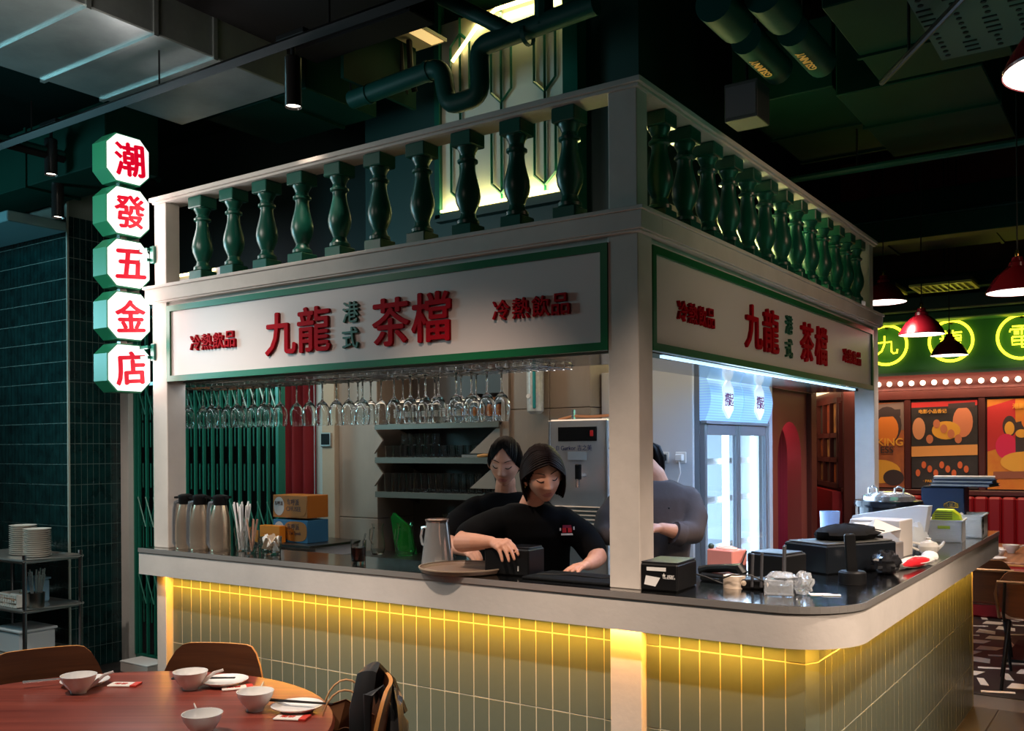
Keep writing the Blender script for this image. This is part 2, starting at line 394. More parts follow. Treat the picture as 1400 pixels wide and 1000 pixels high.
# exit sign
es = thing('exit_sign', 'bright green lit sign hanging above the arched doorway', 'sign', (-.94, 4.68, 2.06))
MB().box(-.02, .01, -.5, .5, 0, .17, .003).build('face', mat('exit_green', (.0, .6, .3), .4, emit=1.0, ecol=(.0, .72, .36)), es)
MB().box(.01, .014, -.42, .3, .10, .115).build('stripe', mat('exit_white', (.9, 1, .95), .4, emit=1.2, ecol=(.8, 1, .9)), es)
MB().box(-.03, .012, -.52, .52, -.03, 0).build('frame', dark_steel, es)
# ================================================================== KIOSK
kiosk = thing('kiosk', 'cream plastered drinks kiosk with green balustrade on top', 'kiosk', (0, 0, 0))
def part(nm, m, *a, par=None, **k):
    mb = MB().box(*a, **k); return mb.build(nm, m, par or kiosk)
part('column', plaster, -.125, 0, 0, .115, 1.06, 2.36, b=.003)
part('column', plaster, -.122, -.004, .004, .09, 2.44, 2.89, b=.003)
part('column', plaster, -2.885, -2.762, 0, .115, 1.06, 2.36, b=.003)
part('column', plaster, -2.87, -2.77, .004, .09, 2.44, 2.89, b=.003)
part('column', plaster, -.125, 0, 3.385, 3.50, 1.06, 2.36, b=.003)
part('column', plaster, -.118, -.004, 3.31, 3.395, 2.44, 2.89, b=.003)
part('post', plaster_b, -.125, 0.004, 0, .09, 0, .92, b=.003)
part('post', plaster_b, -2.862, -2.782, 0, .25, 0, .92, b=.003)
part('fascia', plaster, -2.875, -.01, .012, .10, 1.957, 2.43)
part('fascia', plaster, -.10, -.012, .11, 3.49, 1.957, 2.43)
for z0, z1, d in ((2.357, 2.365, .022), (2.365, 2.432, .030), (2.432, 2.447, .040)):
    MB().box(-2.88-d, d, -d, .14, z0, z1, .002).build('ledge', plaster, kiosk)
    MB().box(-.14, d, .14, 3.48+d, z0, z1, .002).build('ledge', plaster, kiosk)
for z0, z1, d in ((2.885, 2.897, .010), (2.897, 2.918, .022)):
    MB().box(-2.86-d, d, -d, .115, z0, z1, .002).build('top_rail', plaster, kiosk)
    MB().box(-.115, d, .115, 3.40+d, z0, z1, .002).build('top_rail', plaster, kiosk)
part('roof_deck', dark_green, -2.86, -.05, .05, 3.4, 2.38, 2.435)
part('soffit', mat('soffit_board', (.14, .18, .165), .12), -3.06, -.12, .10, .52, 1.936, 1.955)
part('soffit', mat('soffit_board', (.14, .18, .165), .12), -.40, -.10, .52, 3.38, 1.936, 1.955)
part('ceiling_panel', mat('inner_ceiling', (.03, .035, .035), .6), -3.3, -.05, .10, 3.4, 2.36, 2.375)
# turned balusters
prof = [(.040, .055), (.047, .062), (.047, .075), (.034, .088), (.030, .105), (.036, .118), (.050, .150), (.054, .178), (.051, .205), (.042, .240), (.034, .275), (.031, .300), (.033, .312), (.043, .318), (.043, .328), (.033, .334), (.030, .348), (.038, .365), (.044, .375), (.044, .382)]
mb = MB().lathe(prof, n=18); mb.box(-.05, .05, -.05, .05, 0, .056, .003); mb.box(-.052, .052, -.052, .052, .381, .438, .004)
bal_me = mb.mesh('baluster', bal_green)
for i in range(10): link('baluster', bal_me, kiosk, (-2.54+i*.2465, .06, 2.446))
for i in range(13): link('baluster', bal_me, kiosk, (-.058, .305+i*.2385, 2.446))
# lit core above the kiosk: patterned panels with LED edge
core = struct(MB().box(-2.95, -.86, 1.72, 3.3, 2.44, 4.5).build('wall_core', dark_green))
cream = mat('cream_lattice_panel', (.62, .60, .50), .6)
cp = MB().box(-2.25, -1.30, 1.69, 1.72, 3.09, 4.30).build('panel', cream, core)
MB().box(-.86, -.84, 1.85, 3.25, 2.55, 3.02).build('panel', cream, core)
MB().box(-2.29, -2.25, 1.66, 1.72, 3.05, 4.5).build('frame', bal_green, core); MB().box(-1.30, -1.20, 1.62, 1.72, 2.44, 4.5).build('frame', bal_green, core)
MB().box(-2.29, -1.28, 1.66, 1.72, 3.03, 3.075).build('frame', dark_green, core)
lat = MB()
def lattice(lat, f, a0, a1, z0, z1):
    n = max(1, int(round((a1-a0)/.30)))
    for i in range(n):
        c = a0+(i+.5)*(a1-a0)/n; wd = .075
        lat.tube([f(c, z0), f(c, z1)], .010, 4)
        z = z0+.04
        while z < z1-.1:
            h = min(.50, z1-z-.02)
            for s in (-1, 1):
                lat.tube([f(c, z), f(c+s*wd, z+.07), f(c+s*wd, z+h-.07), f(c, z+h)], .010, 4)
            z += .56
lattice(lat, lambda a, z: (a, 1.675, z), -2.25, -1.30, 3.10, 4.30)
lat.build('lattice', bal_green, core, smooth=False)['kind'] = 'stuff'
lat = MB(); lattice(lat, lambda a, z: (-.83, a, z), 1.85, 3.25, 2.6, 3.0); lat.build('lattice', bal_green, core, smooth=False)['kind'] = 'stuff'
MB().tube([(-2.24, 1.66, 3.092), (-1.31, 1.66, 3.092)], .009, 6).build('led_strip', led_warm, core)
MB().tube([(-2.14, 1.66, 4.03), (-1.95, 1.66, 4.20), (-1.80, 1.66, 4.27), (-1.31, 1.66, 4.27)], .012, 6).build('led_strip', led_warm, core)
MB().tube([(-.825, 1.9, 2.57), (-.825, 3.2, 2.57)], .010, 6).build('led_strip', led_warm, core)
YG = (.95, .92, .36)
area((-1.77, 1.655, 3.105), (-1.77, 1.70, 4.0), 3, YG, .95, .03); area((-1.62, 1.655, 4.25), (-1.62, 1.70, 3.2), 3, YG, .7, .03)
area((-.80, 1.9, 2.60), (-.2, 1.6, 2.75), 55, (.95, .95, .35), .03, 1.3)
# left rear upper panel seen through the first balusters
wl = struct(MB().box(-5.5, -4.90, 2.05, 2.1, 2.3, 3.1).build('wall_upper_left', mat('grey_lilac_panel', (.30, .29, .32), .6)))
area((-5.15, 1.75, 3.25), (-5.2, 2.05, 2.75), 4, (.9, .88, 1), .5, .1); MB().tube([(-5.45, 2.03, 3.08), (-4.95, 2.03, 3.08)], .012, 6).build('led_strip', led_warm, wl)  # area lamp added to lift the otherwise unlit panel
lat = MB(); lattice(lat, lambda a, z: (a, 2.04, z), -5.4, -4.95, 2.62, 3.06); lat.build('lattice', dark_green, wl, smooth=False)['kind'] = 'stuff'

# ------------------------------------------------------------------ sign boards
def board(name, label, o, right, n, W, z0, z1, chars):
    t = thing(name, label, 'sign', o)
    R, N = Vector(right), Vector(n); f = .030
    def pr(a0, a1, b0, b1, d0, d1): return MB().prism([(a0, b0), (a1, b0), (a1, b1), (a0, b1)], N*d0, R, ZU, N*(d1-d0))
    fr = MB()
    for q in ((0, W, 0, f), (0, W, z1-z0-f, z1-z0), (0, f, f, z1-z0-f), (W-f, W, f, z1-z0-f)):
        fr.prism([(q[0], q[2]), (q[1], q[2]), (q[1], q[3]), (q[0], q[3])], N*-.012, R, ZU, N*.026)
    fr.build('frame', sign_green, t, smooth=False)
    pr(f, W-f, f, z1-z0-f, -.012, .004).build('panel', sign_white, t)
    for ch, a, z, sz, m in chars:
        loc = R*a+Vector((0, 0, z-z0))+N*.010
        put_glyph('character', ch, sz, m, t, loc, right, ZU, ext=.007, bold=.022 if sz > .15 else .016)
    return t
A = red_letter; G = green_letter
front_chars = list(zip('冷熱飲品九龍港式茶檔冷熱飲品', (-2.522, -2.431, -2.340, -2.250, -1.800+0, -1.664+.03, -1.427, -1.430, -1.19, -.965, -.606, -.510, -.418, -.328), (2.127,)*4+(2.127, 2.132, 2.190, 2.075, 2.127, 2.130)+(2.127,)*4, (.080,)*4+(.205, .205, .095, .095, .205, .205)+(.080,)*4, (A,)*6+(G, G)+(A,)*6))
front_chars = [(c, x+2.762, z, s, m) for c, x, z, s, m in front_chars]
front_chars[4] = ('九', -1.885+2.762, 2.127, .205, A); front_chars[5] = ('龍', -1.662+2.762, 2.132, .205, A)
board('sign_board', 'long white sign board with green frame facing the round table', (-2.762, .010, 1.938), XR, (0, -1, 0), 2.637, 1.938, 2.336, front_chars)
ry = (.378, .473, .568, .656, 1.17, 1.405, 1.673, 1.67, 1.968, 2.222, 2.701, 2.800, 2.903, 3.005)
rz_ = (2.115,)*4+(2.131, 2.133, 2.192, 2.073, 2.129, 2.131)+(2.117,)*4
right_chars = [(c, y-.115, z, s, m) for c, y, z, s, m in zip('冷熱飲品九龍港式茶檔冷熱飲品', ry, rz_, (.080,)*4+(.205, .205, .095, .095, .205, .205)+(.080,)*4, (A,)*6+(G, G)+(A,)*6)]
board('sign_board', 'white sign board with green frame on the right side of the kiosk', (-.010, .115, 1.938), YR, (1, 0, 0), 3.255, 1.938, 2.332, right_chars)
sl = MB().box(-.060, -.045, .3, 3.1, 1.927, 1.938).build('strip_lamp', mat('strip_cool', (.8, .9, 1), .3, emit=1.6, ecol=(.45, .72, 1)))
tag(sl, 'cool white strip lamp along the lower edge of the right sign board', 'lamp')

# ------------------------------------------------------------------ octagonal lightbox signs
names = ['topmost octagonal lightbox with the red character 潮', 'second octagonal lightbox with the red character 發', 'middle octagonal lightbox with the red character 五', 'fourth octagonal lightbox with the red character 金', 'lowest octagonal lightbox with the red character 店']
octp = lambda a, c: [(-a+c, -a), (a-c, -a), (a, -a+c), (a, a-c), (a-c, a), (-a+c, a), (-a, a-c), (-a, -a+c)]
for i, ch in enumerate('潮發五金店'):
    t = thing('lightbox_sign', names[i], 'sign', (-2.96, -.088, 3.122-i*.277), group='octagonal lightboxes')
    MB().prism(octp(.128, .056), (-.125, 0, 0), YR, ZU, (.120, 0, 0)).build('casing', mat('casing_green', (.02, .26, .12), .4), t, smooth=False)
    MB().prism(octp(.121, .053), (-.005, 0, 0), YR, ZU, (.008, 0, 0)).build('lit_face', box_lit, t, smooth=False)
    put_glyph('character', ch, .172, box_red, t, (.0045, .006, 0), (0, 1, .10), (0, -.06, 1), ext=.002, bold=.036)
    if i < 4: MB().box(-.08, -.05, -.02, .02, -.150, -.125).build('link_bar', dark_steel, t)
    area((-2.95, -.088, 3.122-i*.277), (-2.0, -.088, 3.122-i*.277), 1.6, (1, .93, .93), .2, .2)
for z in (2.62, 2.10):
    t = thing('bracket', 'green clamp bracket holding the lightboxes, '+('upper one beside the ledge' if z > 2.3 else 'lower one beside the sign board'), 'bracket', (-2.885, .0, z))
    mb = MB()
    mb.box(-.004, .03, -.012, .05, -.045, .045, .003); mb.box(-.20, 0, -.03, -.012, -.035, -.02); mb.box(-.20, 0, -.03, -.012, .02, .035); mb.build('clamp', gate_green, t)

# ------------------------------------------------------------------ counter
counter = thing('counter', 'L-shaped bar counter with sage green tiles and steel worktop', 'counter', (0, 0, 0))
def Lpoly(off, rad):
    o = [(-2.93, -.06-off)]
    cx, cy = .745-rad, -.06+rad
    for k in range(13):
        q = -PI/2+k*PI/24; o.append((cx+(rad+off)*math.cos(q), cy+(rad+off)*math.sin(q)))
    return o+[(.745+off, 3.25), (.02, 3.25), (.02, .27), (-2.93, .27)]
MB().prism(Lpoly(0, .25), (0, 0, .92), XR, YR, (0, 0, .116)).build('apron', plaster_b, counter, ang=30)
wt = MB(); P2 = Lpoly(.003, .25); wt.prism(P2, (0, 0, 1.036), XR, YR, (0, 0, .024)); wt.build('worktop', steel_top, counter, ang=30)
ed = MB(); ep = [Vector((x, y, 1.0475)) for x, y in Lpoly(.0035, .25)[:15]]
for a, b in zip(ep, ep[1:]): d = (b-a).normalized(); n_ = Vector((d.y, -d.x, 0))*.002; ed.add([a-Vector((0, 0, .0115)), b-Vector((0, 0, .0115)), b+Vector((0, 0, .0115)), a+Vector((0, 0, .0115)), a+n_-Vector((0, 0, .0115)), b+n_-Vector((0, 0, .0115)), b+n_+Vector((0, 0, .0115)), a+n_+Vector((0, 0, .0115))], [(4, 5, 6, 7), (3, 2, 6, 7)[::-1], (0, 1, 5, 4)[::-1]])
ed.build('edge_band', mat('edge_steel', (.55, .52, .49), .3, .65), counter)
MB().prism([(-2.78, .038), (.585, .038), (.609, .10), (.609, 3.21), (.30, 3.21), (.30, .25), (-2.78, .25)], (0, 0, 0), XR, YR, (0, 0, .92)).build('base', grout, counter)
rows = ((.8585, .918), (.5585, .8545), (.2585, .5545), (.004, .2545))
def tile_me_(wd, h): return MB().box(-wd/2, wd/2, -.0012, 0.004, 0, h, .0008).mesh('tile', sage, smooth=False)
TM = {h: tile_me_(.0722, h[1]-h[0]) for h in rows}
for r in rows:
    for k in range(-37, 7):
        x0 = .059+.0766*k; x1 = x0+.0766
        if x0 > -.14 and x1 < .01 and k == -2: continue
        a, b = x0+.0022, x1-.0022
        if x0 < -2.776: a = -2.778
        if a < -.125 < b: b = -.127
        if a < .004 < b: a = .006
        if b > .583: b = .583
        if b-a < .02: continue
        if abs((b-a)-.0722) < .002: o = link('tile', TM[r], counter, ((a+b)/2, .0375+.001*random.random(), r[0]))
        else: MB().box(a, b, .0347, .042, r[0], r[1], .0012).build('tile', sage, counter, smooth=False)
    link('tile', TM[r], counter, (.5985, .0675, r[0]), rz=math.radians(68.8))
    for k in range(6 if r is rows[0] else 40):
        link('tile', TM[r], counter, (.6095-.001*random.random(), .1395+.0766*k, r[0]), rz=PI/2)
MB().tube([(-2.77, .0, .914), (-.14, .0, .914)], .006, 6).build('light_strip', mat('led_amber', (1, .75, .1), .3, emit=5, ecol=(1, .68, .08)), counter)
MB().tube([(.01, .0, .914), (.52, .0, .914)], .006, 6).build('light_strip', MATS['led_amber'], counter)
MB().tube([(.675, .15, .914), (.675, 3.2, .914)], .006, 6).build('light_strip', MATS['led_amber'], counter)

# ------------------------------------------------------------------ wine glasses on wire racks
gp = [(.0, .0), (.036, .001), (.0365, .003), (.012, .008), (.0045, .016), (.0038, .05), (.0040, .095), (.008, .106), (.022, .118), (.034, .140), (.0375, .165), (.036, .195), (.0315, .226), (.0300, .228), (.0345, .195), (.0358, .165), (.0322, .142), (.020, .121), (.0, .113)]
wg = MB().lathe([(r, -z) for r, z in gp], n=18).mesh('wine_glass', glass, ang=60)
ORD3 = 'first second third fourth fifth sixth seventh eighth ninth tenth eleventh twelfth thirteenth'.split()
def wine(x, y, z, lab, grp): tag(link('wine_glass', wg, None, (x, y, z)), lab, 'glass', grp)
for k in range(12): wine(-2.925+k*.0695, .30+.05*((k*7) % 3-1), 1.925, ORD3[k]+' hanging wine glass from the left on the left rack before the green gate', 'wine glasses on the left rack')
for k, x in enumerate((-1.961, -1.869, -1.773, -1.689, -1.598, -1.398, -1.299, -1.208, -1.131, -1.030, -.945, -.861, -.783)): wine(x, .25, 1.922, ORD3[k]+' hanging wine glass from the left, front row of the right rack', 'wine glasses on the right rack, front row')
for k, x in enumerate((-1.80, -1.712, -1.643, -1.50, -1.40, -1.30, -1.142, -1.053)): wine(x, .43, 1.926, ORD3[k]+' hanging wine glass from the left, rear row of the right rack', 'wine glasses on the right rack, rear row')
def rack(name, label, x0, x1, y0, y1):
    t = thing(name, label, 'rack', ((x0+x1)/2, (y0+y1)/2, 1.925)); W = (x1-x0)/2; D = (y1-y0)/2
    wires = MB(); n = int((x1-x0)/.085)
    for k in range(n+1):
        for s in (-.020, .020):
            x = -W+k*2*W/n+s
            wires.tube([(x, -D, .012), (x, -D, -.004), (x, D, -.004), (x, D, .012)], .0022, 5)
    wires.build('wire', chrome, t)
    fr = MB()
    for z in (.012, -.03): pass
    fr.tube([(-W-.03, -D, .012), (W+.03, -D, .012), (W+.03, D, .012), (-W-.03, D, .012)], .003, 6, closed=True)
    for x in (-W-.03, W+.03, 0): 
        for y in (-D, D): fr.tube([(x, y, .012), (x, y, .014)], .003, 6)
    fr.build('frame', chrome, t)
rack('glass_rack', 'chrome wire glass rack under the sign board at its left end', -2.99, -2.10, .20, .48)
rack('glass_rack', 'chrome wire glass rack under the sign board near its middle', -2.0, -.60, .17, .50)
# ================================================================== KIOSK INTERIOR
def shelf(z, label):
    t = thing('wall_shelf', label, 'shelf', (-2.135, 1.65, z))
    MB().box(-.49, .49, -.20, .20, -.006, 0).build('board', dark_steel, t)
    MB().box(-.49, .49, -.206, -.196, -.036, .002, .001).build('front_lip', mat('lip_steel', (.13, .115, .09), .4, .4), t)
    for x in (-.45, .42): MB().prism([(.19, -.006), (.19, -.10), (-.10, -.006)], (x, 0, 0), YR, ZU, (.004, 0, 0)).build('bracket', dark_steel, t)
shelf(1.735, 'topmost steel shelf of the niche, above the tumblers'); shelf(1.520, 'middle steel shelf carrying short tumblers'); shelf(1.300, 'lowest steel shelf carrying tall glasses')
ORD = ['first', 'second', 'third', 'fourth', 'fifth', 'sixth', 'seventh', 'eighth', 'ninth', 'tenth', 'eleventh', 'twelfth', 'thirteenth', 'fourteenth', 'fifteenth', 'sixteenth', 'seventeenth', 'eighteenth', 'nineteenth', 'twentieth', 'twenty-first', 'twenty-second', 'twenty-third', 'twenty-fourth']
def tumbler_me(nm, r0, r1, h, t=.003): return MB().lathe([(0, 0), (r0, 0), (r1, h), (r1-t, h), (r0-t, .008), (0, .008)], n=14).mesh(nm, glass, ang=40)
short_t = tumbler_me('tumbler', .024, .028, .075); tall_t = tumbler_me('tall_glass', .024, .029, .120)
for k in range(14):
    for r in range(2): tag(link('tumbler', short_t, None, (-2.55+k*.0635+.01*r, 1.50+.08*r, 1.5205)), ORD[k]+' short clear tumbler from the left, '+('front', 'rear')[r]+' row of the middle shelf', 'glass', 'short tumblers on the middle shelf')
for k in range(5): tag(link('tumbler', short_t, None, (-2.48+k*.0635+.03, 1.54, 1.5965)), ORD[k]+' from the left of the clear tumblers stacked on the middle shelf tumblers', 'glass', 'stacked tumblers on the middle shelf')
for k in range(15):
    for r in range(2): tag(link('tall_glass', tall_t, None, (-2.56+k*.0605+.012*r, 1.50+.08*r, 1.3005)), ORD[k]+' tall clear glass from the left, '+('front', 'rear')[r]+' row of the lowest shelf', 'glass', 'tall glasses on the lowest shelf')
# things on the topmost shelf
for i, (x, hh) in enumerate(((-2.52, .10), (-2.30, .13), (-2.08, .12))):
    t = MB()
    for k in range(6): t.lathe([(.0, .0), (.06, .004), (.085, .022), (.083, .024), (.058, .008), (0, .006)], (0, 0, k*.018), 16)
    tag(t.build('bowl_stack', white_china, None, (x, 1.62, 1.7355)), ['white stacked bowls at the left of the topmost shelf', 'white stacked bowls on the topmost shelf behind the wine glasses', 'white stacked bowls nearest the amber jars'][i], 'bowls')
amber = mat('amber_jar', (.30, .085, .02), .15)
for i, x in enumerate((-1.92, -1.79, -1.685)):
    t = thing('amber_jar', ['left amber jar with dark lid on the topmost shelf', 'middle amber jar with dark lid on the topmost shelf', 'right amber jar with dark lid at the end of the topmost shelf'][i], 'jar', (x, 1.60, 1.7355))
    MB().lathe([(0, 0), (.045, 0), (.05, .02), (.05, .12), (.038, .14), (.038, .15), (0, .15)], n=16).build('body', amber, t)
    MB().lathe([(0, .15), (.042, .15), (.042, .175), (0, .175)], n=16).build('lid', black, t)
# wooden handled knife and hanging lighter
t = thing('knife', 'knife with an orange wooden handle on the middle shelf', 'knife', (-1.80, 1.475, 1.528), rz=.15)
MB().tube([(-.02, 0, 0), (.06, 0, .012)], [.010, .012], 8).build('handle', mat('orange_wood', (.65, .30, .08), .5), t); MB().box(-.13, -.02, -.001, .001, -.006, .010).build('blade', steel, t)
for i, x in enumerate((-1.71, -1.655)):
    t = thing('hook', ['left white adhesive hook on the stone gusset', 'right white adhesive hook on the stone gusset'][i], 'hook', (x, 1.463, 1.555))
    MB().box(-.012, .012, -.006, .004, -.03, .03, .003).build('plate', white_china, t); MB().tube([(0, -.006, -.01), (0, -.018, -.02), (0, -.016, -.006)], .003, 6).build('prong', chrome, t)
t = thing('gas_lighter', 'black long-necked lighter hanging from the left hook', 'lighter', (-1.71, 1.455, 1.50))
MB().tube([(0, 0, .045), (.004, 0, 0), (.012, 0, -.03)], [.010, .012, .009], 8).build('grip', black, t); MB().tube([(.012, 0, -.03), (.045, 0, -.16)], .004, 6).build('neck', dark_steel, t)

# back counter with jugs
bc = thing('back_counter', 'dark steel back counter under the niche shelves', 'counter', (-2.1, 1.35, 0))
MB().box(-.56, 1.36, -.25, .145, .885, .92, .003).build('worktop', dark_steel, bc)
for x in (-.56, -.08, .40, .88):
    c = MB().box(x+.004, x+.476, -.22, .14, .08, .885).build('cabinet_body', dark_steel, bc)
    MB().box(x+.012, x+.468, -.24, -.22, .10, .87, .003).build('door', dark_steel, bc)
MB().box(-.54, 1.34, -.18, .14, 0, .08).build('plinth', black, bc)
def jug(x, y, h, r, m, label, hand=-1):
    t = thing('jug', label, 'jug', (x, y, .921))
    MB().lathe([(0, 0), (r*.8, 0), (r, h*.18), (r*.98, h*.35), (r*.72, h*.72), (r*.70, h*.85), (r*.86, h), (r*.82, h), (r*.66, h*.85), (r*.68, h*.72), (r*.93, h*.35), (r*.95, h*.18), (r*.75, .008), (0, .008)], n=20).build('body', m, t)
    MB().tube([(hand*r*.75, 0, h*.85), (hand*r*1.35, 0, h*.80), (hand*r*1.5, 0, h*.5), (hand*r*.98, 0, h*.30)], .006, 8).build('handle', m, t)
gg = mat('green_glass', (.05, .65, .12), .02, trans=.9)
jug(-2.47, 1.30, .19, .045, glass, 'slender clear glass jug at the left of the back counter')
jug(-2.27, 1.33, .20, .062, mat('tinted_glass', (.55, .95, .6), .02, trans=1.), 'round bellied glass jug with a handle on the back counter')
jug(-1.98, 1.40, .26, .050, glass, 'tall straight glass jug behind the steel pitcher')
tag(MB().prism([(0, 0), (.16, 0), (.12, .16), (-.02, .25), (-.04, .22)], (-2.43, 1.42, .921), XR, ZU, (0, .02, .0)).build('green_board', mat('green_plastic', (.004, .15, .02), .35)), 'bright green plastic board leaning behind the glass jugs', 'board')
t = thing('steel_shaker', 'tall steel shaker standing behind the steel pitcher', 'shaker', (-1.83, 1.42, .921))
MB().lathe([(0, 0), (.035, 0), (.042, .18), (.038, .22), (.036, .27), (0, .275)], n=18).build('body', steel, t)
for i, (x, y) in enumerate(((-1.62, 1.30), (-1.52, 1.34))): tag(link('tumbler', short_t, None, (x, y, .921)), ['clear tumbler on the back counter beside the pitcher', 'clear tumbler on the back counter near the woman in the rear'][i], 'glass')

# hot water dispenser
wd = thing('water_dispenser', 'tall stainless steel hot water dispenser with black tap', 'dispenser', (-.932, 1.14, .921)); wd.scale = (.92, .92, .985)
MB().box(-.185, .185, 0, .34, 0, .815, .008).build('casing', mat('polished_steel', (.80, .77, .74), .24, .5, bump=.7, bscale=4), wd)
MB().box(-.125, .125, -.006, .004, .70, .775, .002).build('display', black, wd)
MB().box(.085, .105, -.009, -.004, .725, .755, .002).build('indicator', mat('red_digits', (.3, .01, .01), .4, emit=.2, ecol=(.6, .01, .01)), wd)
for x in (-.185, .185): MB().box(x-.008, x+.008, -.006, .01, 0, .81, .003).build('edge_trim', steel, wd)
for k in range(9): MB().box(-.15, .15, -.010, .0, .17+k*.022, .182+k*.022, .003).build('louvre', steel, wd)
MB().tube([(.045, 0, .52), (.045, -.06, .52), (.045, -.075, .50), (.045, -.075, .46)], .012, 8).build('tap', chrome, wd)
tp = MB().box(.030, .062, -.085, -.060, .50, .58, .004).build('tap_handle', black, wd)
put_glyph('logo', 'El Gurkor 吉之美', .030, mat('navy_print', (.02, .03, .12), .5), wd, (-.02, -.0072, .665), XR, ZU, ext=.0005, bold=.01)
MB().box(-.06, .06, -.0075, -.004, .60, .645).build('label', mat('grey_label', (.45, .52, .55), .5), wd)
t = thing('steam_pipe', 'thin copper pipe lying along the top of the water dispenser', 'pipe', (-.94, 1.2, 1.725))
MB().tube([(-.14, 0, 0), (-.05, 0, .018), (.05, 0, .012), (.17, 0, .016)], .008, 8).build('tube', mat('copper', (.7, .35, .2), .3, 1.), t); MB().cyl((-.05, 0, .0), (-.05, 0, .05), .012, n=10).build('valve', chrome, t)
# paper cup dispenser
t = thing('cup_dispenser', 'clear tube of paper cups with a teal stripe fixed to the stone wall', 'dispenser', (-1.385, 1.44, 1.77))
MB().lathe([(.030, 0), (.048, .015), (.050, .25), (.054, .255), (.054, .275), (.0, .275)], n=18).build('tube', mat('frosted_tube', (.62, .64, .62), .3, noise=.35, nscale=40), t)
MB().box(.012, .030, -.05, -.038, .03, .24, .003).build('stripe', mat('teal_print', (.0, .22, .22), .5), t)
MB().lathe([(0, 0), (.014, 0), (.014, .004), (0, .004)], (-.015, -.047, .10), 14, axis=(0, -1, 0)).build('emblem', paper, t); MB().box(-.02, .02, .03, .06, .08, .2).build('wall_clip', dark_steel, t)
t = thing('thermostat', 'small black square thermostat with a steel frame on the beige wall strip', 'thermostat', (-3.07, 1.455, 1.64))
MB().box(-.048, .048, -.012, .004, -.048, .048, .004).build('frame', steel, t); MB().box(-.038, .038, -.016, -.008, -.034, .040, .002).build('screen', black, t)

# tall drinks fridge
white_lam = mat('white_laminate', (.60, .60, .62), .35)
pn = struct(MB().box(-1.045, -.495, 1.60, 1.625, 0, 1.995, .002).build('partition', white_lam))
struct(MB().box(-1.0, -.50, 2.80, 2.86, 0, 2.0, .002).build('partition', white_lam))
fr = thing('drinks_fridge', 'tall glass-door drinks fridge glowing white-blue with curved header', 'fridge', (-.44, 2.115, 0)); fr.scale = (1, .858, 1)
grey_f = mat('fridge_grey', (.20, .21, .23), .4)
MB().box(-.60, -.03, -.565, -.535, .05, 1.99).build('side_panel', grey_f, fr); MB().box(-.60, -.03, .535, .565, .05, 1.99).build('side_panel', grey_f, fr)
MB().box(-.62, -.60, -.565, .565, .05, 1.99).build('back_panel', grey_f, fr); MB().box(-.6, -.03, -.535, .535, 1.96, 1.99).build('top_panel', grey_f, fr)
MB().box(-.6, 0, -.555, .555, 0, .14, .004).build('base_grille', black, fr)
MB().box(-.6, -.03, -.535, .535, 1.70, 1.72).build('deck', grey_f, fr)
MB().box(-.595, -.585, -.53, .53, .16, 1.70).build('back_liner', mat('fridge_liner_glow', (.75, .82, .9), .4, emit=.85, ecol=(.48, .73, 1)), fr)  # liner glows in place of the tubes' light falling on it
MB().box(-.58, -.05, -.535, -.528, .16, 1.70).build('side_liner', mat('side_liner_glow', (.7, .76, .82), .4, emit=.62, ecol=(.46, .72, 1)), fr); MB().box(-.58, -.05, .528, .535, .16, 1.70).build('side_liner', mat('side_liner_glow', (.7, .76, .82), .4), fr)  # both side liners glow too, interior light put into the material
for y in (-.50, -.03, .03, .50): MB().box(-.09, -.075, y-.014, y+.014, .2, 1.66, .003).build('light_tube', mat('fridge_tube', (.8, .9, 1), .3, emit=5.5, ecol=(.62, .80, 1)), fr)
for z in (.45, .72, .99, 1.26, 1.48):
    sh = MB()
    for k in range(22): sh.tube([(-.56, -.51+k*.0486, z), (-.11, -.51+k*.0486, z)], .003, 4)
    sh.tube([(-.11, -.52, z), (-.11, .52, z)], .006, 6); sh.tube([(-.56, -.52, z), (-.56, .52, z)], .005, 6); sh.build('wire_shelf', mat('white_wire', (.75, .78, .82), .35), fr)
    MB().box(-.112, -.108, -.52, .52, z-.004, z+.03).build('price_rail', mat('price_rail', (.7, .75, .8), .3), fr)
for s in (-1, 1):
    y0, y1 = (-.56, -.004) if s < 0 else (.004, .56)
    d = MB(); d.box(-.03, .0, y0, y0+.035, .15, 1.70, .003); d.box(-.03, .0, y1-.035, y1, .15, 1.70, .003); d.box(-.03, .0, y0+.045, y1-.045, .15, .21, .003); d.box(-.03, .0, y0+.045, y1-.045, 1.64, 1.70, .003)
    dd = d.build('door', mat('door_frame_grey', (.34, .36, .40), .3, .6), fr)
    MB().box(-.018, -.012, y0+.035, y1-.035, .21, 1.64).build('pane', glass, dd)
hd = mat('header_glow', (.35, .55, .8), .3, emit=.62, ecol=(.22, .50, .88), noise=0)
nt = hd.node_tree; wv = nt.nodes.new('ShaderNodeTexWave'); wv.bands_direction = 'Z'; wv.inputs['Scale'].default_value = 22; tcn = nt.nodes.new('ShaderNodeTexCoord'); nt.links.new(tcn.outputs['Object'], wv.inputs[0])
rr = nt.nodes.new('ShaderNodeValToRGB'); rr.color_ramp.elements[0].color = (.13, .36, .72, 1); rr.color_ramp.elements[1].color = (.36, .66, 1, 1); nt.links.new(wv.outputs['Fac'], rr.inputs[0]); nt.links.new(rr.outputs[0], hd.node_tree.nodes['Principled BSDF'].inputs['Emission Color'])
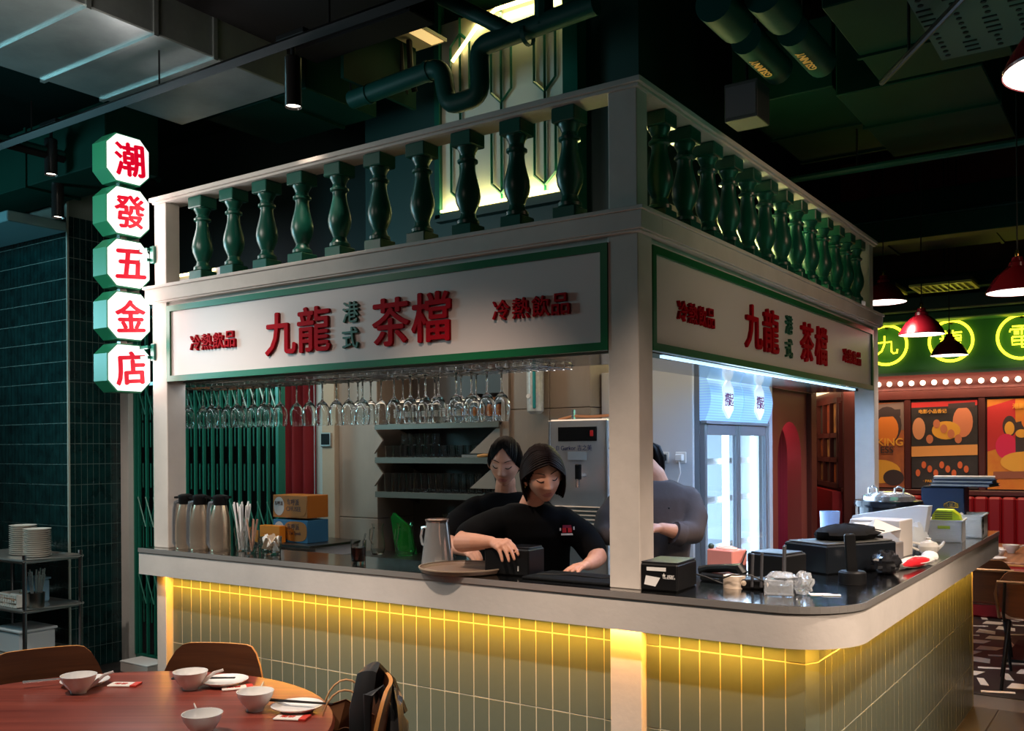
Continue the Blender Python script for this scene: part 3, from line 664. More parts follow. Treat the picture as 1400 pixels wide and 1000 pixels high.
for s in (-1, 1):
    y0, y1 = (-.56, -.008) if s < 0 else (.008, .56)
    arc = [(-.03+.0, 1.715), (.0, 1.715)]+[(.0+.035*math.sin(PI*k/8), 1.715+.25*k/8) for k in range(1, 8)]+[(.0, 1.968), (-.03, 1.968)]
    h = MB().prism([(p, q) for p, q in arc], (0, y0, 0), XR, ZU, (0, y1-y0, 0)).build('header_panel', hd, fr)
    yc = (y0+y1)/2
    bub = MB(); pts = []
    for k in range(20):
        q = 2*PI*k/20; rr_ = 1+.07*math.cos(6*q); pts.append((.085*math.sin(q)*rr_, .10*math.cos(q)*rr_))
    bub.prism([(a, b*1.02) for a, b in pts], (.028, yc, 1.840), YR, ZU, (.013, 0, 0)).build('emblem_plate', mat('emblem_white', (.85, .92, 1), .4, emit=.75, ecol=(.72, .86, 1)), h)
    put_glyph('character', '撈', .074, mat('plum_print', (.22, .02, .12), .5), h, (.0415, yc-.033, 1.835), YR, ZU, ext=.001, bold=.02); put_glyph('character', '起', .074, MATS['plum_print'], h, (.0415, yc+.038, 1.835), YR, ZU, ext=.001, bold=.02)
    area((-.36, 2.115+s*.24, 1.2), (1.5, 2.0, 1.2), 9, (.55, .76, 1), .45, 1.3)
MB().box(-.02, .012, -.565, .565, 1.70, 1.716).build('header_trim', grey_f, fr)
# sockets on the white panel
for i, (x, m) in enumerate(((-.66, black), (-.56, white_china))):
    t = thing('wall_socket', ['black plug and cable in the left socket on the white panel', 'white plug in the right socket on the white panel'][i], 'socket', (x, 1.598, 1.52))
    MB().box(-.03, .03, -.008, .002, -.03, .03, .003).build('plate', white_china, t); MB().box(-.02, .02, -.04, -.008, -.018, .018, .004).build('plug', m, t)
    MB().tube([(0, -.03, -.018), (.01, -.035, -.08), (-.02, -.03, -.16), (.02, -.02, -.28)], .004, 6).build('cable', m, t)

# white low cabinet with drink cartons
cb = thing('low_cabinet', 'white low cabinet under the stacked cartons', 'cabinet', (-2.92, 1.12, 0))
MB().box(-.23, .27, -.17, .20, .06, .985, .003).build('body', white_lam, cb); MB().box(-.225, .02, -.185, -.17, .08, .96, .003).build('door', white_lam, cb); MB().box(.025, .265, -.185, -.17, .08, .96, .003).build('door', white_lam, cb); MB().box(-.25, .30, -.25, .21, .985, 1.0, .002).build('top', dark_steel, cb)
orange = mat('carton_orange', (.42, .13, .012), .55); greyc = mat('carton_grey', (.50, .42, .40), .6); bluec = mat('carton_blue', (.025, .13, .26), .55)
def carton(z, base, lab, oval):
    t = thing('carton', lab, 'carton', (-2.905, 1.06, z)); t.scale = (.80, .80, .93)
    MB().box(-.175, .21, -.12, .10, 0, .150, .003).build('box', base, t)
    pts = [(.078+.125*math.copysign(abs(math.cos(q))**.6, math.cos(q)), .075+.066*math.copysign(abs(math.sin(q))**.7, math.sin(q))) for q in [2*PI*k/24 for k in range(24)]]
    MB().prism(pts, (0, -.1225, 0), XR, ZU, (0, .004, 0)).build('printed_oval', oval, t)
    pts = [(-.105+.06*math.cos(q), .075+.062*math.sin(q)) for q in [2*PI*k/20 for k in range(20)]]
    MB().prism(pts, (0, -.1222, 0), XR, ZU, (0, .004, 0)).build('printed_oval', greyc, t)
    ink = mat('brown_print', (.10, .04, .03), .6)
    put_glyph('lettering', '车呼派', .042, ink, t, (.055, -.1235, .105), XR, ZU, ext=.0005, bold=.02); put_glyph('lettering', 'CFFUSEE' if base is orange else '5 The Speak', .030, ink, t, (.06, -.1235, .060), XR, ZU, ext=.0005, bold=.02)
    put_glyph('lettering', '车呼派', .030, ink, t, (-.105, -.1235, .095), XR, ZU, ext=.0005, bold=.02)
carton(1.001, bluec, 'lower carton of the stack, blue with orange oval print', orange); carton(1.153, orange, 'upper carton of the stack, orange and grey with dark print', orange)

# folding gate, frame and red curtain
gt = thing('folding_gate', 'green folding lattice gate seen through the left of the kiosk', 'gate', (-4.0, 1.17, 0))
xs = [-4.72+.0+k*.0935 for k in range(17)]
for k in range(17):
    x = -.74+k*.0945
    MB().box(x-.0065, x+.0065, -.012, .012, .06, 2.55, .002).build('bar', gate_green, gt)
st = MB()
for k in range(16):
    x = -.74+k*.0945
    for zc in (.55, 1.12, 1.95):
        for s in (-1, 1): st.tube([(x, .014*s, zc-.11*s), (x+.0945, .014*s, zc+.11*s)], .006, 4)
    for z in (.30, .85, 1.30, 1.60, 1.80): st.box(x+.044, x+.050, -.004, .004, z, z+.18)
st.build('lattice', gate_green, gt, smooth=False)['kind'] = 'stuff'
MB().box(-.80, .86, -.02, .02, .0, .06).build('bottom_rail', gate_green, gt); MB().box(-.80, .86, -.03, .03, 2.55, 2.62).build('top_rail', gate_green, gt)
MB().box(.785, .81, -.03, .03, .06, 2.55).build('jamb', gate_green, gt); MB().box(-.80, -.755, -.03, .03, .06, 2.55).build('jamb', gate_green, gt)
cv = MB(); N = 90
vs = []; fs = []
for i in range(N+1):
    a = i/N; x = -3.62+a*.42; y = 1.52+.035*math.sin(a*24)+.012*math.sin(a*23)
    vs += [(x, y, .02), (x, y, 2.5)]
for i in range(N): fs.append((2*i, 2*i+2, 2*i+3, 2*i+1))
cv.add(vs, fs); cu = cv.build('curtain', red_cloth, fix=False); so = cu.modifiers.new('t', 'SOLIDIFY'); so.thickness = .006
tag(cu, 'pleated dark red curtain hanging behind the green folding gate', 'curtain')
area((-3.1, .7, 2.3), (-3.6, 1.2, 1.2), 5, (.9, 1, .95), .4, .3)
# ================================================================== THINGS ON THE COUNTER
T = 1.0603
def thermos(x, y, lab):
    t = thing('thermos_flask', lab, 'flask', (x, y, T), rz=math.radians(200))
    MB().lathe([(0, 0), (.050, 0), (.052, .006), (.050, .015), (.050, .12), (.046, .17), (.036, .215), (.032, .232), (0, .232)], n=24).build('body', mat('champagne_steel', (.76, .60, .45), .2, .85), t)
    MB().lathe([(.031, .228), (.034, .236), (.034, .258), (.038, .268), (.036, .280), (.02, .286), (0, .286)], n=20).build('lid', black, t)
    MB().prism([(-.025, .262), (.058, .262), (.058, .272), (-.02, .280)], (0, -.014, 0), XR, ZU, (0, .028, 0)).build('lever', black, t)
    MB().prism([(-.060, .268), (-.028, .262), (-.028, .278), (-.058, .280)], (0, -.012, 0), XR, ZU, (0, .024, 0)).build('spout', black, t)
    MB().tube([(.035, 0, .245), (.058, 0, .24), (.066, 0, .20), (.070, 0, .12), (.070, 0, .03), (.054, 0, .012)], .009, 8, flat=1.5).build('handle', mat('satin_handle', (.62, .68, .74), .25, .9), t)
thermos(-2.69, .055, 'steel thermos flask nearest the left column'); thermos(-2.575, .060, 'middle one of the three steel thermos flasks'); thermos(-2.445, .085, 'right steel thermos flask beside the straws')
rnd = random.Random(3)
t = thing('straw_cup', 'clear cup full of wrapped white straws', 'cup', (-2.32, .125, T))
MB().lathe([(0, 0), (.032, 0), (.045, .12), (.043, .12), (.030, .005), (0, .005)], n=18).build('cup', glass, t)
for k in range(26):
    q = rnd.random()*6.28; r0 = .018*rnd.random(); r1 = .025+.028*rnd.random()
    MB().tube([(r0*math.cos(q), r0*math.sin(q), .006), (r1*math.cos(q), r1*math.sin(q), .225+.025*rnd.random())], .0042, 5).build('straw', paper, t)
t = thing('stirrer_glass', 'clear glass holding wooden stirrers beside the straws', 'glass', (-2.21, .09, T))
MB().lathe([(0, 0), (.036, 0), (.040, .11), (.037, .11), (.033, .008), (0, .008)], n=18).build('glass', glass, t)
for k in range(5):
    q = k*1.25; MB().box(-.005, .005, -.001, .001, .01, .17).build('stirrer', mat('stirrer_wood', (.45, .24, .16), .6), t).rotation_euler = (.17*math.cos(q), .17*math.sin(q), q)
t = thing('sugar_bowl', 'wide glass tumbler of small packets beside the orange box', 'bowl', (-2.08, .10, T))
MB().lathe([(0, 0), (.048, 0), (.054, .085), (.050, .085), (.045, .009), (0, .009)], n=20).build('bowl', glass, t)
for k in range(12):
    q = k*.53; MB().box(-.02, .02, -.002, .002, -.028, .028).build('packet', mat('kraft_packet', (.50, .36, .24), .6) if k % 3 else paper, t, loc=(.024*math.cos(q*2.3), .024*math.sin(q*2.3), .040+.003*k)).rotation_euler = (.5*math.cos(q), .6*math.sin(q*1.7), q*2)
t = thing('orange_box', 'small orange carton lying in front of the stacked cartons', 'box', (-3.0, .925, .9405)); 
MB().box(-.09, .09, -.03, .02, .06, .165, .002).build('box', mat('orange_carton', (.72, .22, .01), .5), t); MB().box(-.075, .075, -.031, -.029, .115, .117).build('flap', mat('orange_dark', (.5, .13, .01), .5), t)
t = thing('cola_glass', 'small glass of dark cola standing alone on the front counter', 'glass', (-1.44, .05, T))
MB().lathe([(0, 0), (.032, 0), (.036, .105), (.0335, .105), (.030, .010), (0, .010)], n=20).build('glass', glass, t)
MB().lathe([(0, .0102), (.0299, .0102), (.0325, .072), (0, .072)], n=20).build('drink', mat('cola', (.012, .005, .004), .05), t)
MB().tube([(.01, 0, .02), (.034, .01, .135)], .0035, 6).build('stirrer', glass, t)
t = thing('steel_pitcher', 'polished conical steel pitcher standing on the counter by the tray', 'pitcher', (-1.115, .215, T))
MB().lathe([(0, 0), (.073, 0), (.073, .004), (.050, .185), (.052, .195), (.048, .195), (.046, .185), (.066, .010), (0, .010)], n=28).build('body', chrome, t)
MB().lathe([(.049, .190), (.054, .192), (.054, .200), (.049, .202)], n=28, cap=False).build('rim', mat('rose_steel', (.7, .5, .42), .25, 1.), t)
MB().tube([(-.052, 0, .165), (-.085, 0, .16), (-.095, 0, .12), (-.088, 0, .085), (-.062, 0, .075)], .006, 8).build('handle', chrome, t)
t = thing('round_tray', 'round brown tray overhanging the front edge of the counter', 'tray', (-.862, .075, T))
MB().lathe([(0, 0), (.165, 0), (.178, .004), (.188, .020), (.183, .021), (.172, .009), (0, .007)], n=40).build('tray', mat('brown_tray', (.24, .155, .11), .35), t)
MB().lathe([(.183, .019), (.189, .019), (.189, .024), (.183, .024)], n=40, cap=False).build('rim', mat('tray_rim', (.42, .31, .22), .35), t)
t = thing('card_terminal', 'black payment box under the front woman\'s hand', 'terminal', (-.645, .135, T), rz=math.radians(4))
MB().box(-.105, .105, -.065, .07, 0, .108, .006).build('body', black, t); MB().box(.0, .100, -.05, .06, .108, .116, .003).build('lid', mat('black_gloss', (.012, .012, .014), .1), t); MB().box(.055, .060, -.068, -.064, .02, .04).build('mark', white_china, t)
t = thing('counter_mat', 'flat black rubber mat on the counter beside the payment box', 'mat', (-.33, .12, T))
MB().box(-.20, .19, -.10, .12, 0, .010, .003).build('mat', black_matte, t); MB().tube([(-.18, -.02, .011), (-.05, .02, .013), (.10, .0, .012), (.15, .05, .012)], .003, 6).build('cord', black, t)
# receipt printer
t = thing('receipt_printer', 'black receipt printer with white stickers right of the corner column', 'printer', (.062, .105, T), rz=math.radians(4))
MB().box(-.072, .072, -.095, .105, 0, .098, .006).build('body', black, t); MB().box(-.070, .070, -.09, .100, .099, .104, .002).build('lid', mat('grey_black', (.010, .010, .011), .45, spec=.25), t)
MB().box(-.045, .028, -.0975, -.094, .072, .085).build('label', paper, t); MB().prism([(-.055, .022), (-.012, .016), (.006, .048), (-.048, .054)], (0, -.097, 0), XR, ZU, (0, .002, 0)).build('sticker', paper, t)
put_glyph('logo', '★ star', .014, paper, t, (.036, -.0955, .058), XR, ZU, ext=.0008, bold=.02); put_glyph('logo', 'MICRONICS', .006, paper, t, (.040, -.0955, .048), XR, ZU, ext=.0008)
MB().tube([(.03, .10, .05), (.09, .14, .03), (.16, .13, .01), (.24, .16, .006)], .004, 6).build('cable', black, t)
t = thing('tissue_box', 'pink tissue box behind the receipt printer', 'box', (.115, .54, T), rz=-.25)
MB().box(-.062, .062, -.05, .05, 0, .105, .004).build('box', mat('pink_card', (.62, .22, .19), .55), t); MB().ell((0, 0, .107), (.05, .03, .012)).build('tissue', mat('pink_tissue', (.7, .45, .42), .8), t)
MB().tube([(.064, -.02, .02), (.075, 0, .06), (.072, .03, .1)], .003, 6).build('strap', black, t); MB().ell((-.055, -.03, .115), (.012, .012, .012)).build('knob', mat('moss', (.02, .05, .04), .6), t)
t = thing('phone_handset', 'black phone handset lying behind the receipt printer', 'phone', (.16, .36, T), rz=-.2)
MB().tube([(-.085, 0, .03), (-.05, 0, .045), (.04, 0, .055), (.085, 0, .055), (.10, 0, .035)], [.024, .016, .016, .024, .022], 10).build('handset', black, t); MB().box(-.07, .09, -.04, .05, 0, .03, .006).build('base', black, t)
t = thing('tape_roll', 'roll of cream tape standing on the counter by the cables', 'tape', (.265, .235, T))
MB().lathe([(.018, 0), (.040, 0), (.040, .045), (.018, .045), (.018, 0)], n=20, cap=False).build('roll', mat('cream_tape', (.55, .44, .34), .5), t)
t = thing('cable', 'black cable looping across the counter between printer and router', 'cable', (.2, .2, T))
MB().tube([(-.05, .08, .02), (.02, .0, .03), (.08, -.03, .055), (.14, .0, .055), (.18, .03, .03), (.20, .10, .02)], .003, 6).build('wire', black, t)
t = thing('router', 'black router with four upright antennas', 'router', (.335, .27, T), rz=.25)
MB().box(-.075, .085, -.045, .05, 0, .035, .005).build('body', black, t)
for x, y, h in ((-.01, -.05, .13), (.022, -.05, .135), (.095, .0, .155), (.095, .04, .155)): MB().tube([(x, y, .01), (x+.004, y, h)], .0055, 8).build('antenna', mat('antenna_grey', (.05, .05, .055), .4), t)
for x in (-.04, .04): MB().ell((x, -.047, .022), (.010, .006, .010)).build('lamp', mat('cream_dot', (.7, .55, .4), .4), t)
clear = mat('clear_plastic', (.86, .90, .95), .12, trans=.75, ior=1.3)
t = thing('plastic_box', 'clear plastic tub wrapped in a clear bag near the counter corner', 'box', (.46, .165, T), rz=math.radians(14))
MB().box(-.052, .045, -.04, .05, 0, .055, .004).build('tub', clear, t)
def crumple(c, r, seed, amp=.25, n=16, m=10):
    rn = random.Random(seed); mb = MB(); mb.ell(c, r, n, m)
    mb.v = [tuple(Vector(c)+(Vector(p)-Vector(c))*(1+amp*(rn.random()*2-1))) for p in mb.v]; return mb
crumple((.0, .01, .055), (.055, .045, .022), 4, .22).build('bag', clear, t); crumple((.075, .02, .04), (.035, .04, .038), 6, .25).build('bag_end', clear, t)
t = thing('napkin', 'flat white napkin lying at the rounded corner of the counter', 'napkin', (.575, .235, T), rz=.5)
MB().box(-.035, .04, -.02, .02, 0, .0015).build('sheet', paper, t); MB().box(.005, .065, -.035, -.012, .0016, .003).build('sheet', paper, t)
t = thing('phone_dock', 'black upright terminal dock with a round base', 'dock', (.595, .58, T), rz=.4)
MB().lathe([(0, 0), (.050, 0), (.052, .006), (.050, .040), (.044, .046), (0, .046)], n=24).build('base', black, t); MB().box(-.018, .022, -.010, .014, .04, .185, .005).build('stalk', black, t).rotation_euler = (0, -.06, 0)
t = thing('cash_drawer', 'wide black cash register machine covered by a dark cloth', 'register', (.43, .99, T), rz=math.radians(-28))
MB().box(-.11, .13, -.20, .20, 0, .115, .006).build('body', mat('register_black', (.005, .007, .010), .35, spec=.25), t); MB().box(-.095, .12, -.19, .19, .116, .122, .003).build('top_plate', mat('register_top', (.045, .045, .038), .4), t)
cl = crumple((0, .05, .145), (.10, .16, .04), 8, .10, 22, 10); cl.build('cloth', black_matte, t)
t = thing('black_box', 'small black machine beside the router', 'machine', (.315, .55, T), rz=-.2)
MB().box(-.09, .08, -.07, .09, 0, .10, .006).build('body', black, t); MB().box(-.08, .07, -.06, .08, .10, .106, .003).build('lid', mat('grey_black', (.03, .03, .03)), t)
t = thing('paper_roll', 'white receipt paper roll on top of the register', 'roll', (.475, 1.26, T+.150), rz=.5)
MB().cyl((-.05, 0, .0), (.05, 0, .0), .027, n=20).build('roll', paper, t); MB().cyl((.0495, 0, 0), (.052, 0, 0), .01, n=12).build('core', mat('kraft', (.4, .25, .15), .7), t); MB().box(-.06, .06, -.05, .05, -.16, -.027).build('holder', black, t)
t = thing('white_carton', 'pale square carton under the white plastic bag', 'carton', (.475, 1.60, T), rz=-.1)
MB().box(-.13, .10, -.09, .09, 0, .17, .003).build('box', mat('pale_carton', (.60, .54, .50), .6), t)
t = thing('plastic_bag', 'large white plastic bag draped over the pale carton', 'bag', (.46, 1.78, T))
mb = MB(); mb.prism([(-.19, .13), (-.17, .17), (.12, .225), (.18, .225), (.165, .12), (.14, .0), (.04, .0), (.03, .16)], (0, -.03, 0), XR, ZU, (0, .10, .0)); mb.build('bag', mat('milky_bag', (.72, .76, .82), .35), t, ang=20); crumple((.10, -.01, .08), (.07, .07, .08), 12, .14).build('bulge', mat('milky_bag', (.7, .75, .8)), t)
t = thing('grey_box', 'grey metal box between register and pale carton', 'box', (.555, 1.22, T), rz=-.1)
MB().box(-.075, .07, -.05, .06, 0, .10, .004).build('box', mat('warm_grey', (.16, .14, .13), .4), t)
t = thing('paper_sheet', 'folded white paper propped over the grey box', 'paper', (.555, 1.22, T+.10), rz=-.15)
mb = MB(); mb.add([(-.16, -.05, -.02), (-.02, -.03, .10), (.07, .03, .055), (-.02, -.07, .03), (.05, .05, .01), (-.13, .02, -.008)], [(0, 3, 1), (1, 3, 2), (1, 2, 4), (0, 1, 5)]); o = mb.build('sheet', paper, t, smooth=False, fix=False); o.modifiers.new('s', 'SOLIDIFY').thickness = .0015
MB().tube([(-.12, -.05, .035), (-.03, -.06, .06), (.03, -.05, .05)], .003, 6).build('wire', black, t)
t = thing('black_bag', 'small crumpled shiny black plastic bag by the counter edge', 'bag', (.638, .915, T))
crumple((0, 0, .046), (.055, .062, .046), 21, .16, 20, 14).build('bag', mat('bin_liner', (.015, .015, .017), .18), t, ang=12)
t = thing('red_pack', 'red and white plastic packet lying beside the black bag', 'packet', (.690, 1.20, T), rz=math.radians(78))
mb = crumple((0, 0, .022), (.17, .045, .022), 31, .10, 20, 8); mb.build('film', mat('white_film', (.75, .70, .68), .3), t); mb = crumple((-.03, -.022, .026), (.125, .024, .020), 33, .10, 18, 8); mb.build('red_print', mat('red_film', (.62, .02, .03), .3), t); crumple((.15, 0, .03), (.035, .035, .026), 35, .1).build('roll_end', paper, t)
t = thing('teapot', 'small white china teapot with round handle behind the red packet', 'teapot', (.645, 1.72, T), rz=.6)
MB().lathe([(0, 0), (.030, 0), (.046, .022), (.048, .040), (.036, .058), (.018, .064), (.010, .070), (.012, .078), (0, .082)], n=22).build('body', white_china, t); MB().tube([(-.04, 0, .05), (-.075, 0, .058), (-.080, 0, .035), (-.044, 0, .02)], .006, 8).build('handle', white_china, t); MB().tube([(.04, 0, .025), (.065, 0, .045), (.075, 0, .062)], [.010, .008, .006], 8).build('spout', white_china, t)
t = thing('soup_kettle', 'round black soup kettle with a lid and two chrome handles', 'kettle', (.34, 2.27, T))
MB().lathe([(0, 0), (.140, 0), (.150, .02), (.155, .185), (.172, .19), (.176, .205), (.172, .222), (.15, .226), (0, .226)], n=36).build('body', mat('kettle_black', (.012, .014, .018), .16), t)
MB().lathe([(.135, .224), (.132, .245), (.10, .262), (.04, .270), (0, .272)], n=32).build('lid', chrome, t)
for x in (-.075, .06): MB().tube([(x-.022, -.02, .255), (x-.022, -.02, .285), (x, -.02, .297), (x+.022, -.02, .285), (x+.022, -.02, .255)], .006, 8).build('lid_handle', chrome, t)
def basket(x, y, sx, sy, h, rz, lab, pattern=False):
    t = thing('storage_basket', lab, 'basket', (x, y, T), rz=rz); wm = mat('white_basket', (.74, .70, .64), .45)
    mb = MB()
    for (a, b, c, d) in ((-sx, sx, -sy, -sy+.006), (-sx, sx, sy-.006, sy), (-sx, -sx+.006, -sy, sy), (sx-.006, sx, -sy, sy)): mb.box(a, b, c, d, 0, h)
    mb.box(-sx, sx, -sy, sy, 0, .006); mb.build('body', wm, t, smooth=False)
    rb = MB()
    for k in range(9): rb.box(-sx+.004, sx-.004, -sy-.003, -sy, .012+k*(h-.03)/9, .020+k*(h-.03)/9)
    rb.build('rib', wm, t, smooth=False)
    rim = MB(); rim.tube([(-sx-.004, -sy-.004, h), (sx+.004, -sy-.004, h), (sx+.004, sy+.004, h), (-sx-.004, sy+.004, h)], .006, 6, closed=True); rim.build('rim', wm, t)
    return t
b1 = basket(.598, 2.46, .082, .10, .115, math.radians(4), 'white ribbed basket with a lime label holding the lime rack')
MB().box(-.035, .025, -.1065, -.102, .072, .088).build('label', mat('lime_label', (.42, .52, .02), .5), b1)
b2 = basket(.672, 2.82, .060, .13, .125, math.radians(2), 'second white basket with a zigzag pattern near the counter end')
z = MB()
for k in range(3): z.tube([(.0605, -.10, .02+k*.03), (.0605, -.085, .035+k*.03), (.0605, -.10, .05+k*.03), (.0605, -.115, .035+k*.03)], .0025, 4, closed=True)
z.build('pattern', black, b2)
t = thing('lime_rack', 'bright lime green slotted plastic rack sitting in the white basket', 'rack', (.595, 2.45, T+.11), rz=math.radians(6)); lime = mat('lime_plastic', (.62, .72, .01), .4)
MB().prism([(-.070, 0), (.078, 0), (.070, .030), (.035, .060), (-.045, .060), (-.062, .035)], (0, -.07, 0), XR, ZU, (0, .13, 0)).build('body', lime, t)
for k in range(4): MB().box(-.05, .035, -.0725, -.069, .012+k*.011, .017+k*.011).build('slot', mat('lime_dark', (.12, .14, .01), .6), t)
t = thing('navy_box', 'upright navy blue box with a gold crest behind the baskets', 'box', (.52, 2.90, T), rz=math.radians(2))
navy = mat('navy_card', (.004, .013, .040), .45)
MB().box(-.13, .10, -.05, .16, 0, .27, .004).build('box', navy, t)
cr = MB(); cr.tube([(.03+.038*math.cos(PI*k/10), -.052, .165+.024*math.sin(PI*k/10)) for k in range(11)], .0035, 5); cr.box(-.008, .068, -.054, -.050, .155, .160); cr.build('crest', gold, t)
put_glyph('crest', '港美苑', .026, gold, t, (.03, -.051, .170), XR, ZU, ext=.001)
MB().box(-.124, .094, -.05, .155, .271, .276).build('inner_card', black_matte, t)
for k in range(3):
    m = thing('menu_book', ['navy menu book at the bottom of the pile on the navy box', 'navy menu book in the middle of the pile on the navy box', 'grey-topped menu book on top of the pile'][k], 'book', (.60, 2.93, T+.2775+k*.020), rz=math.radians(-6+7*k))
    MB().box(-.15, .17, -.10, .12, 0, .004).build('cover', navy, m); MB().box(-.145, .165, -.095, .115, .004, .014).build('page_block', mat('page_grey', (.35, .30, .26), .7), m); MB().box(-.15, .17, -.10, .12, .014, .018).build('cover', navy if k < 2 else mat('grey_cover', (.30, .26, .23), .5), m)
t = thing('clear_jug', 'pale blue clear plastic jug standing beside the right column', 'jug', (.10, 2.02, T))
MB().lathe([(0, 0), (.045, 0), (.052, .17), (.049, .17), (.042, .006), (0, .006)], n=18).build('body', mat('blue_clear', (.55, .7, .95), .1, trans=.5), t)
# ================================================================== PEOPLE
from mathutils.bvhtree import BVHTree
def remesh(mb, voxel, it=6, fac=.5):
    me = mb.mesh('tmp', [], smooth=False); ob = bpy.data.objects.new('tmp', me); COL.objects.link(ob)
    m = ob.modifiers.new('r', 'REMESH'); m.mode = 'VOXEL'; m.voxel_size = voxel
    s = ob.modifiers.new('s', 'SMOOTH'); s.iterations = it; s.factor = fac
    dg = bpy.context.evaluated_depsgraph_get(); out = bpy.data.meshes.new_from_object(ob.evaluated_get(dg)); bpy.data.objects.remove(ob)
    mb2 = MB(); mb2.v = [tuple(v.co) for v in out.vertices]; mb2.f = [tuple(p.vertices) for p in out.polygons]; mb2.m = [0]*len(mb2.f); return mb2
def limb(mb, pts, rs, n=14, flat=1.):
    mb.tube(pts, rs, n, flat=flat)
    for p, r in ((pts[0], rs[0]), (pts[-1], rs[-1])): mb.ell(p, (r*.96,)*3, 12, 8)
def loft(mb, rings, L, F, n=24):
    vs = []
    for c, hw, hd in rings:
        for k in range(n):
            q = 2*PI*k/n; vs.append(Vector(c)+L*(hw*math.copysign(abs(math.cos(q))**.85, math.cos(q)))+F*(hd*math.copysign(abs(math.sin(q))**.9, math.sin(q))))
    N = len(rings); fs = [(i*n+k, i*n+(k+1) % n, (i+1)*n+(k+1) % n, (i+1)*n+k) for i in range(N-1) for k in range(n)]
    fs += [tuple(range(n-1, -1, -1)), tuple((N-1)*n+k for k in range(n))]; mb.add(vs, fs)
def g(x, c, w): return math.exp(-((x-c)/w)**2)
def jaw(z): return 1-.40*min(1, max(0, (-z-.005)/.110))**1.5
def feat(x, z):
    a = abs(x); d = 0
    if -.047 < z < .022: d += .021*g(x, 0, .0105+.004*max(0, -z/.04))*max(0, min(1, (.022-z)/.055))**1.2*(1 if z > -.036 else max(0, (z+.047)/.011))
    d += .006*g(a, .011, .006)*g(z, -.034, .008)
    d -= .0085*g(a, .031, .019)*g(z, .013, .012)
    d += .0055*g(a, .031, .013)*g(z, .007, .0075)
    d += .0035*g(a, .030, .022)*g(z, .032, .008)
    d += .0045*g(a, .043, .018)*g(z, -.025, .018)
    d += .006*g(x, 0, .019)*(g(z, -.0605, .0052)+1.1*g(z, -.0735, .0058))
    d -= .0035*g(x, 0, .022)*g(z, -.0670, .0030)
    d -= .003*g(x, 0, .02)*g(z, -.085, .006)
    d += .007*g(x, 0, .020)*g(z, -.103, .013)
    return d
def hp(d):
    x, y, z = .0735*d.x, .094*d.y, .116*d.z; k = min(1, max(0, (-z-.005)/.11))
    x *= jaw(z)
    if y < 0: y *= 1-.50*k
    else: y = y*(1-.06*k)+feat(x, z)*min(1, max(0, d.y*2.2))
    if z > 0 and y < 0: y *= 1.06
    return Vector((x, y, z))
def sy(x, z):
    dz = z/.116; dx = x/(.0735*jaw(z)); dy = math.sqrt(max(.01, 1-dz*dz-dx*dx)); return hp(Vector((dx, dy, dz))).y
def head_mesh(n=84, m=64):
    mb = MB(); vs = []
    for i in range(m+1):
        t = PI*i/m
        for k in range(n):
            q = 2*PI*k/n; vs.append(hp(Vector((math.sin(t)*math.sin(q), math.sin(t)*math.cos(q), math.cos(t)))))
    fs = []; ms = []
    for i in range(m):
        for k in range(n):
            f = (i*n+k, (i+1)*n+k, (i+1)*n+(k+1) % n, i*n+(k+1) % n); c = sum((vs[j] for j in f), Vector())/4
            lipz = ((c.z+.0672)/.0115)**2+(c.x/.0235)**2
            fs.append(f); ms.append(1 if c.y > 0 and lipz < 1 else 0)
    mb.add(vs, fs); mb.m = ms
    for s in (-1, 1):
        mb.k = 0; mb.ell((s*.0735, -.006, -.008), (.011, .020, .031), 12, 10, Matrix.Rotation(s*-.35, 3, 'Z'))
        mb.ell((s*.079, -.001, -.008), (.006, .012, .020), 10, 8, Matrix.Rotation(s*-.35, 3, 'Z'))
    return mb
def hairline(az, low):
    a = abs(az); pts = [(0, .088), (.3, .074), (.65, .042), (.95, .006), (1.25, -.014), (1.75, -.04), (2.2, -.078), (3.2, -.088)] if not low else [(0, .088), (.3, .078), (.65, .052), (.95, .012), (1.2, -.02), (1.5, -.05), (2.0, -.085), (3.2, -.09)]
    for (a0, z0), (a1, z1) in zip(pts, pts[1:]):
        if a <= a1: return z0+(z1-z0)*(a-a0)/(a1-a0)
    return pts[-1][1]
def hair_cap(mb, k, low, n=84, m=64):
    idx = {}; vs = []; fs = []
    for i in range(m+1):
        t = PI*i/m
        for j in range(n):
            q = 2*PI*j/n; d = Vector((math.sin(t)*math.sin(q), math.sin(t)*math.cos(q), math.cos(t))); p = hp(d); az = math.atan2(d.x, d.y)
            if p.z > hairline(az, low)-.002: idx[i, j] = len(vs); vs.append(p*k+Vector((0, 0, .002)))
    for i in range(m):
        for j in range(n):
            f = [(i, j), (i+1, j), (i+1, (j+1) % n), (i, (j+1) % n)]
            if all(q in idx for q in f): fs.append(tuple(idx[q] for q in f))
    mb.add(vs, fs)
def sph(az, z):
    dz = max(-.95, min(.99, z/.116)); c = math.sqrt(1-dz*dz); return Vector((c*math.sin(az), c*math.cos(az), dz))
